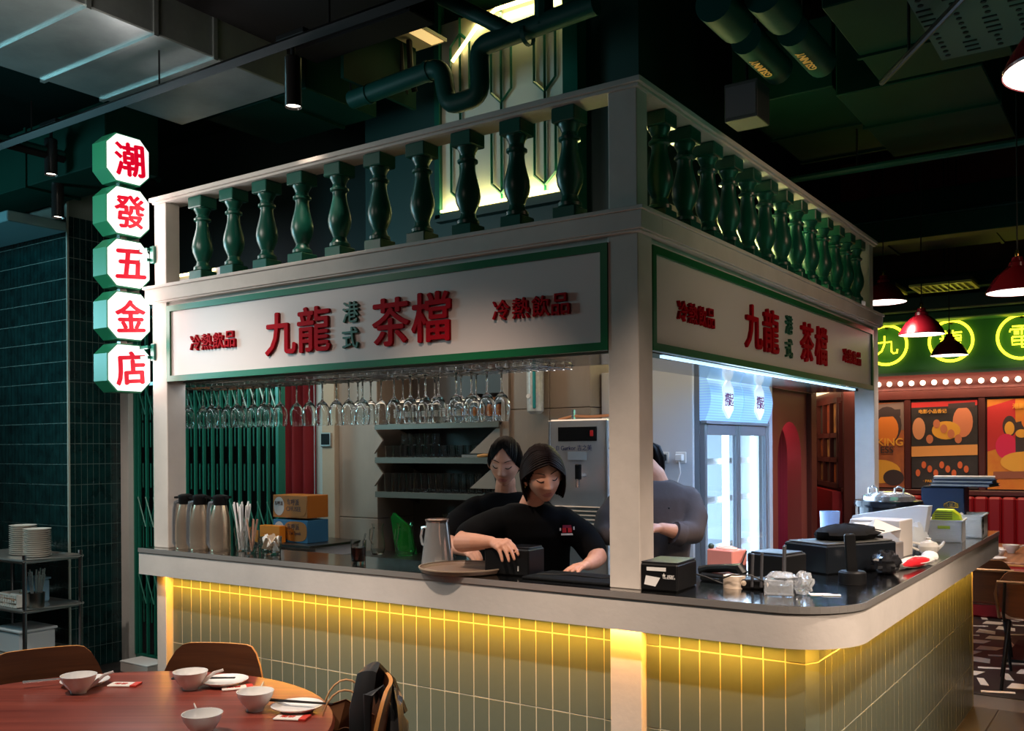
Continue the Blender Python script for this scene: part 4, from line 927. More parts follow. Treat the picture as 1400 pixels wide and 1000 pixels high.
def bob_hair(seed):
    rn = random.Random(seed); mb = MB(); hair_cap(mb, 1.05, True)
    for s in (-1, 1):
        for layer in (1.09, 1.13, 1.16):
            for k in range(30):
                u = k/29; st = Vector((-.012+.004*rn.random(), .082-.15*u, 0)); st.z = .116*math.sqrt(max(.02, 1-(st.y/.1)**2)); d0 = Vector((st.x/.0735, st.y/.094, st.z/.116)).normalized()
                az = s*((1.12 if s > 0 else .98)+2.0*u+.06*(rn.random()-.5)); zend = (-.085 if u < .3 else -.10)-.014*rn.random()
                if s > 0 and u < .22: az = s*(1.40+1.2*u); zend = -.012
                d1 = sph(az, .005); pts = []
                for i in range(8):
                    t = i/7; d = d0.lerp(d1, t).normalized(); kk = layer+.02*math.sin(t*PI)+.008*rn.random(); wx = kk*(1+.10*t)
                    pts.append(Vector((.0735*d.x*wx, .094*d.y*kk, .116*d.z*kk)))
                last = pts[-1]; 
                for i in range(1, 5):
                    t = i/4; pts.append(Vector((last.x*(1-.02*t-.14*t**3), last.y*(1-.02*t)-.0*t, last.z+(zend-last.z)*t)))
                mb.tube(pts, [.0045]+[.0085]*7+[.008, .0075, .006, .003][:len(pts)-8], 6, flat=.5)
    return mb
def tied_hair(seed, tail):
    rn = random.Random(seed); mb = MB(); hair_cap(mb, 1.045, False)
    knot = Vector((0, -.104, -.012))
    for k in range(90):
        az = (k/89*2-1)*2.3; z0 = hairline(az, False)+.002; d0 = sph(az, z0)
        p0 = hp(d0); pts = []
        dk = Vector((.0, -.98, .2)).normalized()
        for i in range(9):
            t = i/8; d = d0.lerp(dk, t)
            d.z += .75*math.sin(t*PI)*max(0, 1-abs(az)/1.7); d.normalize()
            p = hp(d); p.y = min(p.y, .1); pts.append(p*(1.035+.022*rn.random()+.05*math.sin(t*PI)))
        pts[-1] = knot
        mb.tube(pts, [.003]+[.0075]*7+[.005], 6, flat=.45)
    if tail:
        for k in range(26):
            q = rn.random()*6.28; r = .020*rn.random(); o = Vector((r*math.cos(q), r*math.sin(q), 0))
            mb.tube([knot, knot+Vector((0, -.012, -.03))+o, knot+Vector((0, -.010, -.08))+o*1.3, knot+Vector((0, -.002, -.13))+o, knot+Vector((.0, .005, -.17-.03*rn.random()))+o*.4], [.008, .010, .010, .008, .002], 6)
    else:
        mb.ell(knot+Vector((0, -.018, -.01)), (.034, .028, .034), 14, 10)
        for k in range(14):
            q = k*.45; mb.tube([knot+Vector((.034*math.cos(q+a), -.020-.02*math.sin(a*2), -.01+.034*math.sin(q+a))) for a in (0, .4, .8, 1.2)], .006, 6)
    return mb
def finger(mb, k, d, down, ln, r=.0082, curl=.55):
    p = Vector(k); d = Vector(d).normalized(); dn = Vector(down).normalized(); pts = [p-d*.018, p]; rs = [r*1.06, r*1.05]
    for f, rr, c in ((.44, .98, curl*.5), (.32, .92, curl), (.24, .78, curl*.8)):
        d = (d*math.cos(c)+dn*math.sin(c)).normalized(); p = p+d*ln*f; pts.append(p.copy()); rs.append(r*rr)
    limb(mb, pts, rs, 10)
def hand(mb, W, K, D, down, lens, thumb, tdir, curl=.5):
    W = Vector(W); K = [Vector(k) for k in K]
    for k in K: limb(mb, [W, W.lerp(k, .5), k], [.019, .0155, .0115], 10)
    c = sum(K, Vector())/4; 
    for a, b in zip(K, K[1:]): limb(mb, [W.lerp(a, .45), W.lerp(b, .45), b.lerp(a, .5)], [.013, .013, .0095], 8)
    for k, d, l in zip(K, D, lens): finger(mb, k, d, down, l, curl=curl)
    t0 = Vector(thumb); td = Vector(tdir).normalized(); dn = Vector(down).normalized()
    limb(mb, [W.lerp(t0, .3), t0, t0+td*.030, t0+(td+dn*.35).normalized()*.054], [.015, .0125, .0105, .0085], 10)
def woman(label, base, L, F, rings, neck, head_c, face, pitch, roll, sleeves, arms, hands, hair, cloth, hair_mat, foot_z=0, sleeve_long=False, extra=None):
    L = Vector(L).normalized(); F = Vector(F).normalized()
    t = thing('person', label, 'person', (base[0], base[1], 0)); off = -Vector((base[0], base[1], 0))
    sh = MB(); loft(sh, rings, L, F)
    for pts, rs in sleeves: limb(sh, pts, rs, 16)
    sm = remesh(sh, .007, 16); 
    rn = random.Random(2)
    bd = MB(); limb(bd, neck, [.060, .050, .048][:len(neck)], 16)
    r1 = [(c, hw*.80, hd*.80) for c, hw, hd in rings[:-2]]; loft(bd, r1, L, F)
    for pts, rs in arms: limb(bd, pts, rs, 14)
    for h in hands: hand(bd, *h)
    bm_ = remesh(bd, .0036, 4)
    # head
    fx = Vector(face).normalized(); Y = (fx*math.cos(pitch)-Vector((0, 0, 1))*math.sin(pitch)).normalized(); Z = (Vector((0, 0, 1))*math.cos(pitch)+fx*math.sin(pitch)).normalized(); X = Y.cross(Z)
    Rm = Matrix((X, Y, Z)).transposed() @ Matrix.Rotation(roll, 3, 'Y'); hc = Vector(head_c)
    def place(mb): mb.v = [tuple(hc+Rm @ Vector(p)+off) for p in mb.v]; return mb
    bm_.v = [tuple(Vector(p)+off) for p in bm_.v]
    hm = place(head_mesh()); n0 = len(bm_.v); bm_.v += hm.v; bm_.f += [tuple(i+n0 for i in f) for f in hm.f]; bm_.m += hm.m
    bm_.build('body', [skin, lip], t, ang=80)
    sm.v = [tuple(Vector(p)+off) for p in sm.v]; so = sm.build('shirt', cloth, t, ang=80)
    lash = MB(); brow = MB()
    for s in (-1, 1):
        P = []; Bp = []
        for i in range(9):
            u = i/8; x = s*(.0175+.029*u); z = .0015+.004*math.sin(u*PI*.5)-.0075*math.sin(u*PI); P.append((x, sy(x, z)+.0005, z))
            x = s*(.012+.038*u); z = .0275+.007*math.sin(u*PI*.75); Bp.append((x, sy(x, z)+.0008, z))
        lash.tube(P, [.0010]+[.0024]*7+[.0012], 6); brow.tube(Bp, [.0022]+[.0032]*5+[.0024, .0018, .0008], 6, flat=.5)
    place(lash).build('eyelash', hair_m, t); place(brow).build('eyebrow', hair_b, t)
    place(hair).build('hair', hair_mat, t, ang=70, fix=False)
    # trousers and shoes
    c = Vector(rings[0][0]); tr = MB(); loft(tr, [((c.x, c.y, .74), .165, .12), ((c.x, c.y, .90), rings[0][1]*.97, rings[0][2]*.97), ((c.x, c.y, .98), rings[0][1]*.9, rings[0][2]*.9)], L, F)
    for s in (-1, 1): limb(tr, [c*1+L*s*.085+Vector((0, 0, .80-c.z)), c+L*s*.09+Vector((0, 0, .46-c.z)), c+L*s*.09+Vector((0, 0, .09-c.z))], [.088, .062, .048], 14)
    tm = remesh(tr, .014, 5); tm.v = [tuple(Vector(p)+off) for p in tm.v]; tm.build('trousers', shirt, t, ang=80)
    for s in (-1, 1):
        p = c+L*s*.09+off; p.z = 0; b = MB(); b.tube([p-F*.07+Vector((0, 0, .035)), p+F*.02+Vector((0, 0, .040)), p+F*.11+Vector((0, 0, .032)), p+F*.17+Vector((0, 0, .022))], [.034, .042, .040, .022], 12, flat=.85); b.box(p.x-.03, p.x+.03, p.y-.03, p.y+.03, 0, .03, .004); b.build('shoe', black, t)
    if extra: extra(t, so, off, Rm, hc)
    return t
# --- woman in front, short bobbed hair, hand on the payment box
L1 = Vector((.75, .66, 0)); F1 = Vector((.66, -.75, 0))
r1 = [((-.80, .57, .84), .160, .115), ((-.795, .54, .98), .150, .112), ((-.775, .49, 1.10), .160, .122), ((-.755, .45, 1.19), .172, .125), ((-.742, .415, 1.262), .182, .100), ((-.738, .395, 1.300), .150, .075), ((-.735, .380, 1.335), .088, .062)]
def ex1(t, so, off, Rm, hc):
    bv = BVHTree.FromPolygons([v.co.copy() for v in so.data.vertices], [tuple(p.vertices) for p in so.data.polygons])
    hit = bv.ray_cast(Vector((-.555, .42, 1.222))+off+F1*.4, -F1)
    p = hit[0] if hit[0] else Vector((-.555, .36, 1.222))+off
    n = (F1*.9+Vector((0, 0, .1))).normalized(); rt = L1.normalized()
    for k, (a, b, w_, h_, m) in enumerate(((0, .012, .040, .012, mat('print_crimson', (.25, .01, .05), .6)), (-.012, -.004, .018, .020, mat('print_red', (.60, .01, .02), .6)), (.012, -.004, .018, .020, MATS['print_red']), (0, -.022, .052, .008, paper), (-.030, .0, .006, .012, paper), (.030, .004, .006, .014, paper))):
        MB().prism([(-w_/2, -h_/2), (w_/2, -h_/2), (w_/2*.9, h_/2), (-w_/2, h_/2)], p+rt*a+Vector((0, 0, b))+F1*.004, rt, (0, 0, 1), F1*.003).build('shirt_print', m, t)
    MB().ell(hc+Rm @ Vector((.082, .004, -.036))+off, (.005, .005, .006), 8, 6).build('earring', gold, t)
    MB().tube([Vector((-.630, .0585, 1.172))+off+Vector((.0115*math.cos(q)*.3, .0105*math.cos(q), .0105*math.sin(q))) for q in [2*PI*k/12 for k in range(12)]], .0018, 6, closed=True).build('ring', gold, t)
woman('woman with short bobbed hair in a black T-shirt, her hand on the payment box', (-.80, .57), L1, F1, r1,
      [(-.738, .40, 1.30), (-.705, .375, 1.355), (-.655, .350, 1.405)], (-.622, .322, 1.460), (.74, -.67, 0), .24, .14,
      [([(-.840, .320, 1.258), (-.885, .225, 1.222), (-.893, .155, 1.198)], [.066, .068, .066]), ([(-.635, .486, 1.258), (-.555, .545, 1.185), (-.512, .560, 1.120)], [.066, .068, .064])],
      [([(-.855, .30, 1.265), (-.892, .14, 1.192), (-.885, .098, 1.180), (-.80, .078, 1.186), (-.715, .075, 1.190)], [.040, .046, .044, .037, .025]), ([(-.62, .50, 1.265), (-.51, .56, 1.12), (-.478, .535, 1.098), (-.450, .45, 1.088), (-.435, .37, 1.084)], [.040, .046, .043, .034, .025])],
      [((-.712, .074, 1.190), [(-.628, .076, 1.197), (-.634, .062, 1.190), (-.645, .050, 1.182), (-.660, .042, 1.172)], [(.85, -.10, -.35), (.8, -.18, -.45), (.72, -.18, -.5), (.6, -.18, -.55)], (-.05, -.05, -1), [.072, .080, .074, .058], (-.680, .098, 1.184), (.8, .25, -.1), .42),
       ((-.435, .372, 1.084), [(-.455, .292, 1.084), (-.440, .288, 1.088), (-.425, .290, 1.088), (-.411, .298, 1.084)], [(-.35, -.9, -.1), (-.25, -.95, -.1), (-.12, -.98, -.1), (0, -1, -.1)], (-.2, 0, -1), [.060, .066, .062, .050], (-.462, .340, 1.080), (-.5, -.8, -.1), .35)],
      bob_hair(5), shirt, hair_b, extra=ex1)
# --- woman behind, hair tied back
L2 = Vector((.707, .707, 0)); F2 = Vector((.707, -.707, 0))
r2_ = [((-1.15, .86, .84), .155, .11), ((-1.145, .84, .98), .146, .108), ((-1.135, .81, 1.10), .155, .118), ((-1.128, .79, 1.20), .172, .120), ((-1.122, .77, 1.285), .182, .100), ((-1.118, .755, 1.326), .146, .075), ((-1.115, .745, 1.360), .086, .062)]
woman('woman with dark hair tied back in a black T-shirt, standing behind her colleague', (-1.15, .86), L2, F2, r2_,
      [(-1.118, .760, 1.33), (-1.105, .735, 1.385), (-1.088, .715, 1.42)], (-1.066, .678, 1.508), (.40, -.92, 0), .30, -.06,
      [([(-1.225, .668, 1.282), (-1.285, .595, 1.215), (-1.298, .555, 1.165)], [.066, .068, .064]), ([(-1.012, .872, 1.282), (-.960, .915, 1.21), (-.945, .91, 1.15)], [.066, .068, .064])],
      [([(-1.24, .655, 1.288), (-1.298, .555, 1.165), (-1.298, .525, 1.128), (-1.22, .48, 1.105), (-1.13, .445, 1.095)], [.040, .045, .043, .034, .025]), ([(-1.0, .885, 1.288), (-.945, .91, 1.15), (-.940, .89, 1.10), (-.95, .80, 1.06), (-.96, .72, 1.03)], [.040, .045, .043, .034, .025])],
      [((-1.13, .445, 1.095), [(-1.052, .420, 1.105), (-1.050, .405, 1.100), (-1.054, .392, 1.092), (-1.062, .384, 1.082)], [(.9, -.3, -.2)]*4, (0, 0, -1), [.062, .068, .064, .05], (-1.10, .452, 1.085), (.8, .2, -.4), .5),
       ((-.96, .72, 1.03), [(-.985, .645, 1.02), (-.970, .638, 1.024), (-.955, .640, 1.022), (-.942, .648, 1.016)], [(-.2, -.95, -.2)]*4, (0, 0, -1), [.062, .068, .064, .05], (-.992, .69, 1.02), (-.5, -.7, -.3), .5)],
      tied_hair(9, False), shirt, hair_m)
# --- woman behind the column, grey rolled sleeve shirt
L3 = Vector((.64, .77, 0)); F3 = Vector((.77, -.64, 0))
r3_ = [((-.41, .99, .84), .158, .115), ((-.405, .98, .98), .146, .108), ((-.398, .965, 1.10), .158, .120), ((-.388, .95, 1.22), .178, .128), ((-.378, .93, 1.340), .180, .100), ((-.372, .92, 1.395), .135, .072), ((-.370, .912, 1.425), .070, .056)]
def ex3(t, so, off, Rm, hc):
    for z in (1.30, 1.22, 1.14): MB().ell(Vector((-.384, .936, z))+F3*.130+off, (.005, .005, .005), 8, 6).build('button', black, t)
    if 0: MB().tube([Vector((-.372, .914, 1.43))+off+L3*.055*math.cos(q)+F3*(.055+.02*math.sin(q))-Vector((0, 0, .03*math.sin(q))) for q in [PI*k/10 for k in range(11)]], .0008, 5).build('necklace', gold, t)
    MB().tube([Vector(p)+off for p in ((-.228, .868, 1.178), (-.252, .835, 1.192))], [.056, .052], 14).build('rolled_cuff', grey_shirt, t)
woman('woman in a dark grey blouse with rolled sleeves, half hidden by the corner column', (-.41, .99), L3, F3, r3_,
      [(-.372, .92, 1.39), (-.380, .90, 1.45), (-.405, .865, 1.49)], (-.455, .808, 1.572), (-.62, -.78, 0), .35, .0,
      [([(-.270, 1.02, 1.335), (-.222, .995, 1.25), (-.212, .94, 1.185), (-.238, .865, 1.188)], [.066, .064, .060, .054]), ([(-.485, .80, 1.335), (-.53, .73, 1.25), (-.528, .70, 1.185), (-.50, .68, 1.185)], [.066, .064, .060, .054])],
      [([(-.270, 1.015, 1.33), (-.214, .945, 1.188), (-.238, .865, 1.188), (-.285, .775, 1.215)], [.050, .042, .038, .025]), ([(-.49, .79, 1.34), (-.533, .70, 1.19), (-.50, .68, 1.185), (-.42, .665, 1.215)], [.054, .045, .040, .025])],
      [((-.285, .775, 1.215), [(-.335, .715, 1.232), (-.325, .703, 1.228), (-.314, .694, 1.220), (-.304, .690, 1.208)], [(-.6, -.6, .1)]*4, (-.3, .2, -1), [.060, .066, .062, .05], (-.318, .76, 1.22), (-.8, -.2, .2), .6),
       ((-.42, .665, 1.215), [(-.362, .618, 1.232), (-.354, .628, 1.228), (-.348, .640, 1.220), (-.344, .652, 1.208)], [(.6, -.5, .1)]*4, (.3, .2, -1), [.060, .066, .062, .05], (-.40, .63, 1.22), (.3, -.8, .3), .6)],
      tied_hair(17, True), grey_shirt, hair_m, extra=ex3)
# ================================================================== DINING FOREGROUND
TC = (-1.10, -1.53)
t = thing('round_table', 'round reddish brown dining table in the foreground', 'table', (TC[0], TC[1], 0), rz=.6)
MB().lathe([(0, .715), (.74, .715), (.765, .722), (.772, .735), (.765, .748), (.755, .75), (0, .75)], n=72).build('tabletop', table_wood, t)
MB().lathe([(0, 0), (.30, 0), (.30, .02), (.05, .04), (.045, .68), (.16, .715), (0, .715)], n=32).build('pedestal', black, t)
def shell(w, h, curv, thick=.012, rnd_=.45, lean=.12, nx=18, nz=12, zoff=0.):
    """curved plywood back: x across, z up from 0, bulging away (-y)"""
    vs = []; 
    for side in (0, 1):
        for j in range(nz+1):
            v = j/nz
            for i in range(nx+1):
                u = i/nx*2-1
                top = 1-(max(0, abs(u)-(1-rnd_))/rnd_)**2.4*.40; bot = (max(0, abs(u)-(1-rnd_))/rnd_)**2.4*.22
                z = h*(bot+(top-bot)*v); x = u*w/2*(1-.06*(1-v)); y = -lean*z+curv*u*u - (thick if side else 0)
                vs.append((x, y, z+zoff))
    fs = []; A_ = (nx+1)*(nz+1)
    for s in (0, 1):
        for j in range(nz):
            for i in range(nx):
                q = [j*(nx+1)+i, j*(nx+1)+i+1, (j+1)*(nx+1)+i+1, (j+1)*(nx+1)+i]; q = [a+s*A_ for a in q]
                fs.append(tuple(q if s else q[::-1]))
    mb = MB(); mb.add(vs, fs); rim = [i for i in range(nx+1)]+[j*(nx+1)+nx for j in range(1, nz+1)]+[nz*(nx+1)+i for i in range(nx-1, -1, -1)]+[j*(nx+1) for j in range(nz-1, 0, -1)]
    mb.k = 1
    for a, b in zip(rim, rim[1:]+rim[:1]): mb.add([vs[a], vs[b], vs[b+A_], vs[a+A_]], [(0, 1, 2, 3)])
    return mb
def dining_chair(name, label, x, y, rz, grp=None, hb=.36, wood=chair_wood):
    t = thing(name, label, 'chair', (x, y, 0), rz, grp)
    shell(.43, hb, .055, zoff=0).build('backrest', [wood, ply_edge], t, loc=(0, -.20, .47), ang=50)
    s = MB(); s.lathe([(0, 0), (.20, 0), (.212, .006), (.205, .014), (0, .016)], n=28); s.v = [(a*1.0, b*.98, c) for a, b, c in s.v]; s.build('seat', [wood], t, loc=(0, .0, .445))
    bf = MB()
    for k in (-1, 1):
        bf.tube([(k*.15, .08, .44), (k*.17, -.17, .44), (k*.175, -.235, .50), (k*.165, -.262, .70)], .009, 8)
        for yy, y2 in ((.14, .19), (-.14, -.21)): MB().tube([(k*.14, yy, .44), (k*.19, y2, 0)], [.013, .010], 8).build('leg', black, t)
    bf.build('back_frame', black, t); return t
def face_c(x, y, c=TC): return math.atan2(-(c[0]-x), c[1]-y)
def chair_at(label, bx, by, **k):
    v = Vector((TC[0]-bx, TC[1]-by, 0)).normalized(); x, y = bx+v.x*.22, by+v.y*.22; return dining_chair('dining_chair', label, x, y, face_c(x, y), 'chairs around the round table', **k)
chair_at('curved wooden dining chair at the far left of the round table, by the tiled pillar', -1.92, -1.15)
chair_at('curved wooden dining chair behind the round table, against the counter tiles', -1.44, -.73)
chair_at('curved wooden dining chair at the right of the round table, hung with bags', -.47, -.87, hb=.385)
# tableware
bowl_me = MB().lathe([(0, .0), (.026, 0), (.028, .010), (.040, .022), (.054, .045), (.059, .062), (.056, .062), (.050, .044), (.036, .024), (0, .014)], n=28).mesh('bowl', white_china, ang=50)
plate_me = MB().lathe([(0, 0), (.050, 0), (.054, .005), (.080, .017), (.082, .020), (.079, .020), (.052, .009), (0, .008)], n=32).mesh('plate', white_china, ang=50)
sp = MB(); sp.tube([(0, 0, .012), (.018, 0, .009), (.045, 0, .018), (.075, 0, .042), (.105, 0, .050)], [.014, .017, .007, .0055, .0045], 8, flat=.45, up=(0, 1, 0)); spoon_me = sp.mesh('soup_spoon', white_china)
Z = .7505
def setting(i, bx, by, px, py, rs, words_, spoon=True, plate=True):
    w_ = words_
    tag(link('bowl', bowl_me, None, (bx, by, Z)), 'small white china bowl '+w_, 'bowl', 'place settings')
    if plate: tag(link('plate', plate_me, None, (px, py, Z)), 'small white china plate '+w_, 'plate', 'place settings')
    tag(link('soup_spoon', spoon_me, None, (bx+.006*math.cos(rs), by+.006*math.sin(rs), Z+.012), rz=rs), 'white china soup spoon standing in the bowl '+w_, 'spoon', 'place settings')
setting(0, -1.495, -1.262, -1.575, -1.190, .95, 'at the left end of the round table')
setting(1, -1.215, -1.020, -1.165, -.915, .75, 'in the middle place before the counter')
setting(2, -.815, -1.075, -.700, -1.005, 2.2, 'at the right side of the round table')
setting(3, -.745, -1.330, -.62, -1.45, 2.7, 'nearest the lower picture edge')
def sticks(x, y, z, rz, lab, m):
    t = thing('chopsticks', lab, 'chopsticks', (x, y, z), rz)
    for s in (-1, 1): MB().tube([(-.11, s*.005, 0), (.11, s*.004, .0)], [.0036, .002], 6).build('chopstick', m, t)
sticks(-1.655, -1.245, Z+.022, 1.0, 'pair of steel chopsticks across the left plate', chrome)
sticks(-1.215, -.965, Z+.027, .62, 'pair of dark chopsticks between the middle bowl and plate', black); sticks(-.700, -.990, Z+.0245, .35, 'pair of dark chopsticks across the right plate', black)
prn = mat('red_print', (.62, .04, .02), .6)
def pack(x, y, rz, lab):
    t = thing('tissue_packet', lab, 'packet', (x, y, Z), rz)
    MB().box(-.052, .052, -.026, .026, 0, .006, .002).build('packet', mat('ivory_paper', (.78, .70, .62), .6), t); MB().box(.030, .0525, -.0262, .0262, .0005, .0066).build('band', prn, t)
    put_glyph('lettering', '潮發', .022, prn, t, (-.012, 0, .0064), XR, YR, ext=.0003, bold=.02)
pack(-1.455, -1.115, .55, 'paper tissue packet beside the left bowl'); pack(-1.085, -.925, .95, 'paper tissue packet right of the middle plate'); pack(-.648, -1.075, .45, 'paper tissue packet in front of the right plate')
# bags hanging on the right chair
kraft = mat('kraft_paper', (.22, .085, .032), .6)
t = thing('paper_bag', 'open brown paper carrier bag with cord handles on the right chair', 'bag', (-.605, -.90, .37), rz=.75)
mb = MB(); mb.add([(-.09, -.05, 0), (.09, -.05, 0), (.09, .05, 0), (-.09, .05, 0), (-.11, -.07, .30), (.01, -.08, .34), (.11, -.07, .31), (.11, .06, .33), (.01, .03, .40), (-.11, .06, .36)], [(3, 2, 1, 0), (0, 1, 6, 5, 4), (1, 2, 7, 6), (2, 3, 9, 8, 7), (3, 0, 4, 9)])
o = mb.build('bag_body', kraft, t, smooth=False, fix=False); o.modifiers.new('s', 'SOLIDIFY').thickness = .003
for yy in (-.085, .05): MB().tube([(.01+.075*math.cos(PI-PI*k/12), yy-.01*math.sin(PI*k/12), .33+.13*math.sin(PI*k/12)) for k in range(13)], .0032, 6).build('handle', mat('kraft_cord', (.55, .30, .13), .6), t)
t = thing('shoulder_bag', 'black shoulder bag slung over the right chair back', 'bag', (-.475, -.855, .50), rz=math.radians(-45))
crumple((0.02, .03, .13), (.12, .05, .19), 41, .12, 22, 14).build('bag_body', mat('black_nylon', (.012, .012, .013), .45), t, ang=25)
MB().tube([(-.12, .04, .20), (-.10, .01, .31), (-.05, -.035, .375), (.03, -.05, .375), (.06, -.07, .27), (.05, -.08, .12)], [.05, .04, .035, .035, .04, .03], 10, flat=.45).build('strap', mat('black_nylon', (.01, .01, .01)), t); MB().tube([(.10, .03, .24), (.09, -.01, .345), (.11, -.05, .33), (.12, -.05, .18)], [.012, .014, .014, .01], 8, flat=.5).build('strap', mat('black_nylon', (.01, .01, .01)), t); MB().ell((-.09, -.02, .33), (.010, .006, .010)).build('buckle', chrome, t)

# service trolley
t = thing('service_trolley', 'stainless three-tier trolley in front of the green tiled pillar', 'trolley', (-5.05, .42, 0), rz=math.radians(2))
for z, nm in ((.85, 'upper_shelf'), (.52, 'middle_shelf'), (.20, 'lower_shelf')):
    mb = MB(); mb.box(-.42, .42, -.20, .20, z-.02, z, .003); mb.tube([(-.43, -.21, z), (.43, -.21, z), (.43, .21, z), (-.43, .21, z)], .010, 8, closed=True); mb.build(nm, steel, t)
for x in (-.42, .42):
    for y in (-.20, .20):
        MB().tube([(x, y, .09), (x, y, .89)], .014, 10).build('post', mat('post_steel', (.55, .5, .52), .2, 1.), t); MB().lathe([(.0, -.014), (.035, -.014), (.040, 0), (.035, .014), (0, .014)], (x, y, .04), 14, axis=(0, 1, 0)).build('caster', black, t); MB().box(x-.012, x+.012, y-.025, y+.025, .05, .095).build('fork', steel, t)
dish_me = MB().lathe([(0, 0), (.06, 0), (.088, .012), (.090, .015), (.060, .005), (0, .005)], n=28).mesh('plate', mat('dinner_plate', (.78, .70, .63), .2), ang=50)
for s, (x, y, nn) in enumerate(((-4.80, .42, 14), (-5.02, .44, 15))):
    for k in range(nn): tag(link('plate', dish_me, None, (x, y, .851+k*.0138)), ORD[nn-1-k]+' plate from the top in the '+('right', 'left')[s]+' stack on the trolley', 'plate', ['right stack of plates on the trolley', 'left stack of plates on the trolley'][s])
t = thing('cutlery_basket', 'white perforated basket of cutlery packs on the trolley\'s middle shelf', 'basket', (-4.90, .34, .522)); wm = mat('white_basket', (.74, .70, .64))
mb = MB()
for k in range(9):
    for z in (0, .032, .064): mb.box(-.13+k*.03, -.112+k*.03, -.085, -.080, z, z+.02)
mb.box(-.14, .14, -.085, .09, 0, .005); mb.box(-.14, -.135, -.085, .09, 0, .085); mb.box(.135, .14, -.085, .09, 0, .085); mb.box(-.14, .14, .085, .09, 0, .085); mb.box(-.14, .14, -.087, -.080, .08, .09); mb.build('basket', wm, t, smooth=False)
for k in range(10): MB().box(-.11, .11, -.010, .010, 0, .006).build('pack', paper if k % 2 else mat('peach_pack', (.55, .33, .22), .6), t, loc=(.0, -.06+k*.014, .05+.008*(k % 3)), rz=.15*(k % 4)-.2)
t = thing('cutlery_holder', 'upright bundle of steel cutlery on the trolley\'s middle shelf', 'cutlery', (-4.71, .36, .522))
MB().lathe([(0, 0), (.05, 0), (.055, .10), (.052, .10), (.046, .005), (0, .005)], n=18).build('holder', dark_steel, t)
for k in range(16):
    q = k*2.4; MB().tube([(.02*math.cos(q), .02*math.sin(q), .01), (.05*math.cos(q)+.01, .05*math.sin(q), .22+.02*(k % 3))], [.004, .006], 6).build('fork', chrome, t)
t = thing('storage_tub', 'white lidded plastic tub on the bottom trolley shelf', 'tub', (-4.90, .40, .202))
tubm = mat('white_tub', (.70, .72, .74), .4); MB().box(-.18, .15, -.13, .12, 0, .15, .012).build('body', tubm, t); MB().box(-.19, .16, -.14, .13, .15, .168, .005).build('lid', tubm, t)
t = thing('blue_box', 'small pale blue box behind the cutlery basket', 'box', (-4.95, .50, .522)); MB().box(-.08, .08, -.04, .05, 0, .16, .012).build('box', mat('pale_blue_box', (.25, .42, .55), .4), t); MB().box(-.084, .084, -.044, .054, .16, .172).build('lid', mat('pale_blue_box', (.2, .4, .5)), t)
t = thing('floor_box', 'low white box on the floor beside the left post of the kiosk', 'box', (-4.42, .96, 0)); MB().box(-.15, .17, -.07, .10, 0, .07, .004).build('box', mat('white_floor_box', (.66, .56, .50), .5), t); MB().box(-.152, .172, -.072, .102, .07, .08, .002).build('lid', paper, t)

# ================================================================== RIGHT-HAND TABLES
t = thing('dining_table', 'rectangular wooden dining table beyond the end of the counter', 'table', (.80, 4.82, 0))
tw = mat('oak_top', (.30, .12, .05), .35, wave=3, nscale=6, col2=(.20, .075, .03))
MB().box(-.62, .60, -.45, .95, .72, .75, .006).build('tabletop', tw, t); MB().box(-.625, .605, -.455, .955, .722, .735, .002).build('edge_band', ply_edge, t); MB().box(-.2, .2, -.2, .6, 0, .02).build('foot', black, t); MB().cyl((0, .2, .02), (0, .2, .72), .045).build('pedestal', black, t)
CH2 = [('wooden chair with a bent metal frame nearest the counter end', .86, 3.93, .12), ('wooden chair at the left end of the oak table, beside the counter end', .47, 4.50, .1)]
for lab, x, y, rz in CH2:
    c = dining_chair('dining_chair', lab, x, y, rz, 'chairs at the oak table', hb=.30)
    MB().tube([(-.20, -.10, .45), (-.22, -.22, .62), (-.21, -.25, .70), (.21, -.25, .70), (.22, -.22, .62), (.20, -.10, .45)], .010, 8).build('bent_frame', mat('bronze_tube', (.32, .19, .10), .35, .9), c)
TZ = .7505
tag(link('bowl', bowl_me, None, (.60, 5.02, TZ)), 'white bowl with a spoon at the far left of the oak table', 'bowl'); tag(link('plate', plate_me, None, (.48, 5.15, TZ)), 'white saucer at the far left edge of the oak table', 'plate')
tag(link('soup_spoon', spoon_me, None, (.605, 5.025, TZ+.012), rz=.5), 'white soup spoon in the bowl on the oak table', 'spoon')
tag(link('bowl', bowl_me, None, (.56, 4.62, TZ)), 'white bowl at the near left edge of the oak table', 'bowl'); tag(link('plate', plate_me, None, (.56, 4.46, TZ)), 'white saucer at the near corner of the oak table', 'plate')
t = thing('bench_seat', 'long red leatherette bench under the film posters', 'bench', (1.6, 6.7, 0))
MB().box(-2.6, 2.4, -.25, .24, 0, .46, .02).build('seat', seat_red, t)
for k in range(42): MB().box(-2.6+k*.119, -2.6+k*.119+.115, .13, .25, .46, 1.08, .018).build('back_channel', seat_red, t)
t = thing('side_table', 'brown wooden table before the slanted bench', 'table', (-.93, 5.9, 0)); MB().box(-.45, .45, -.3, .3, .72, .75, .004).build('tabletop', tw, t); MB().cyl((0, 0, 0), (0, 0, .72), .04).build('pedestal', black, t); MB().box(-.2, .2, -.2, .2, 0, .015).build('foot', black, t)
t = thing('menu_stand', 'clear acrylic menu stand on the side table', 'stand', (-.62, 5.75, .7505)); MB().box(-.05, .05, -.004, .004, 0, .2).build('sheet', mat('acrylic', (.6, .66, .85), .2, trans=.4), t); MB().box(-.05, .05, -.03, .03, 0, .006).build('foot', MATS['acrylic'], t)

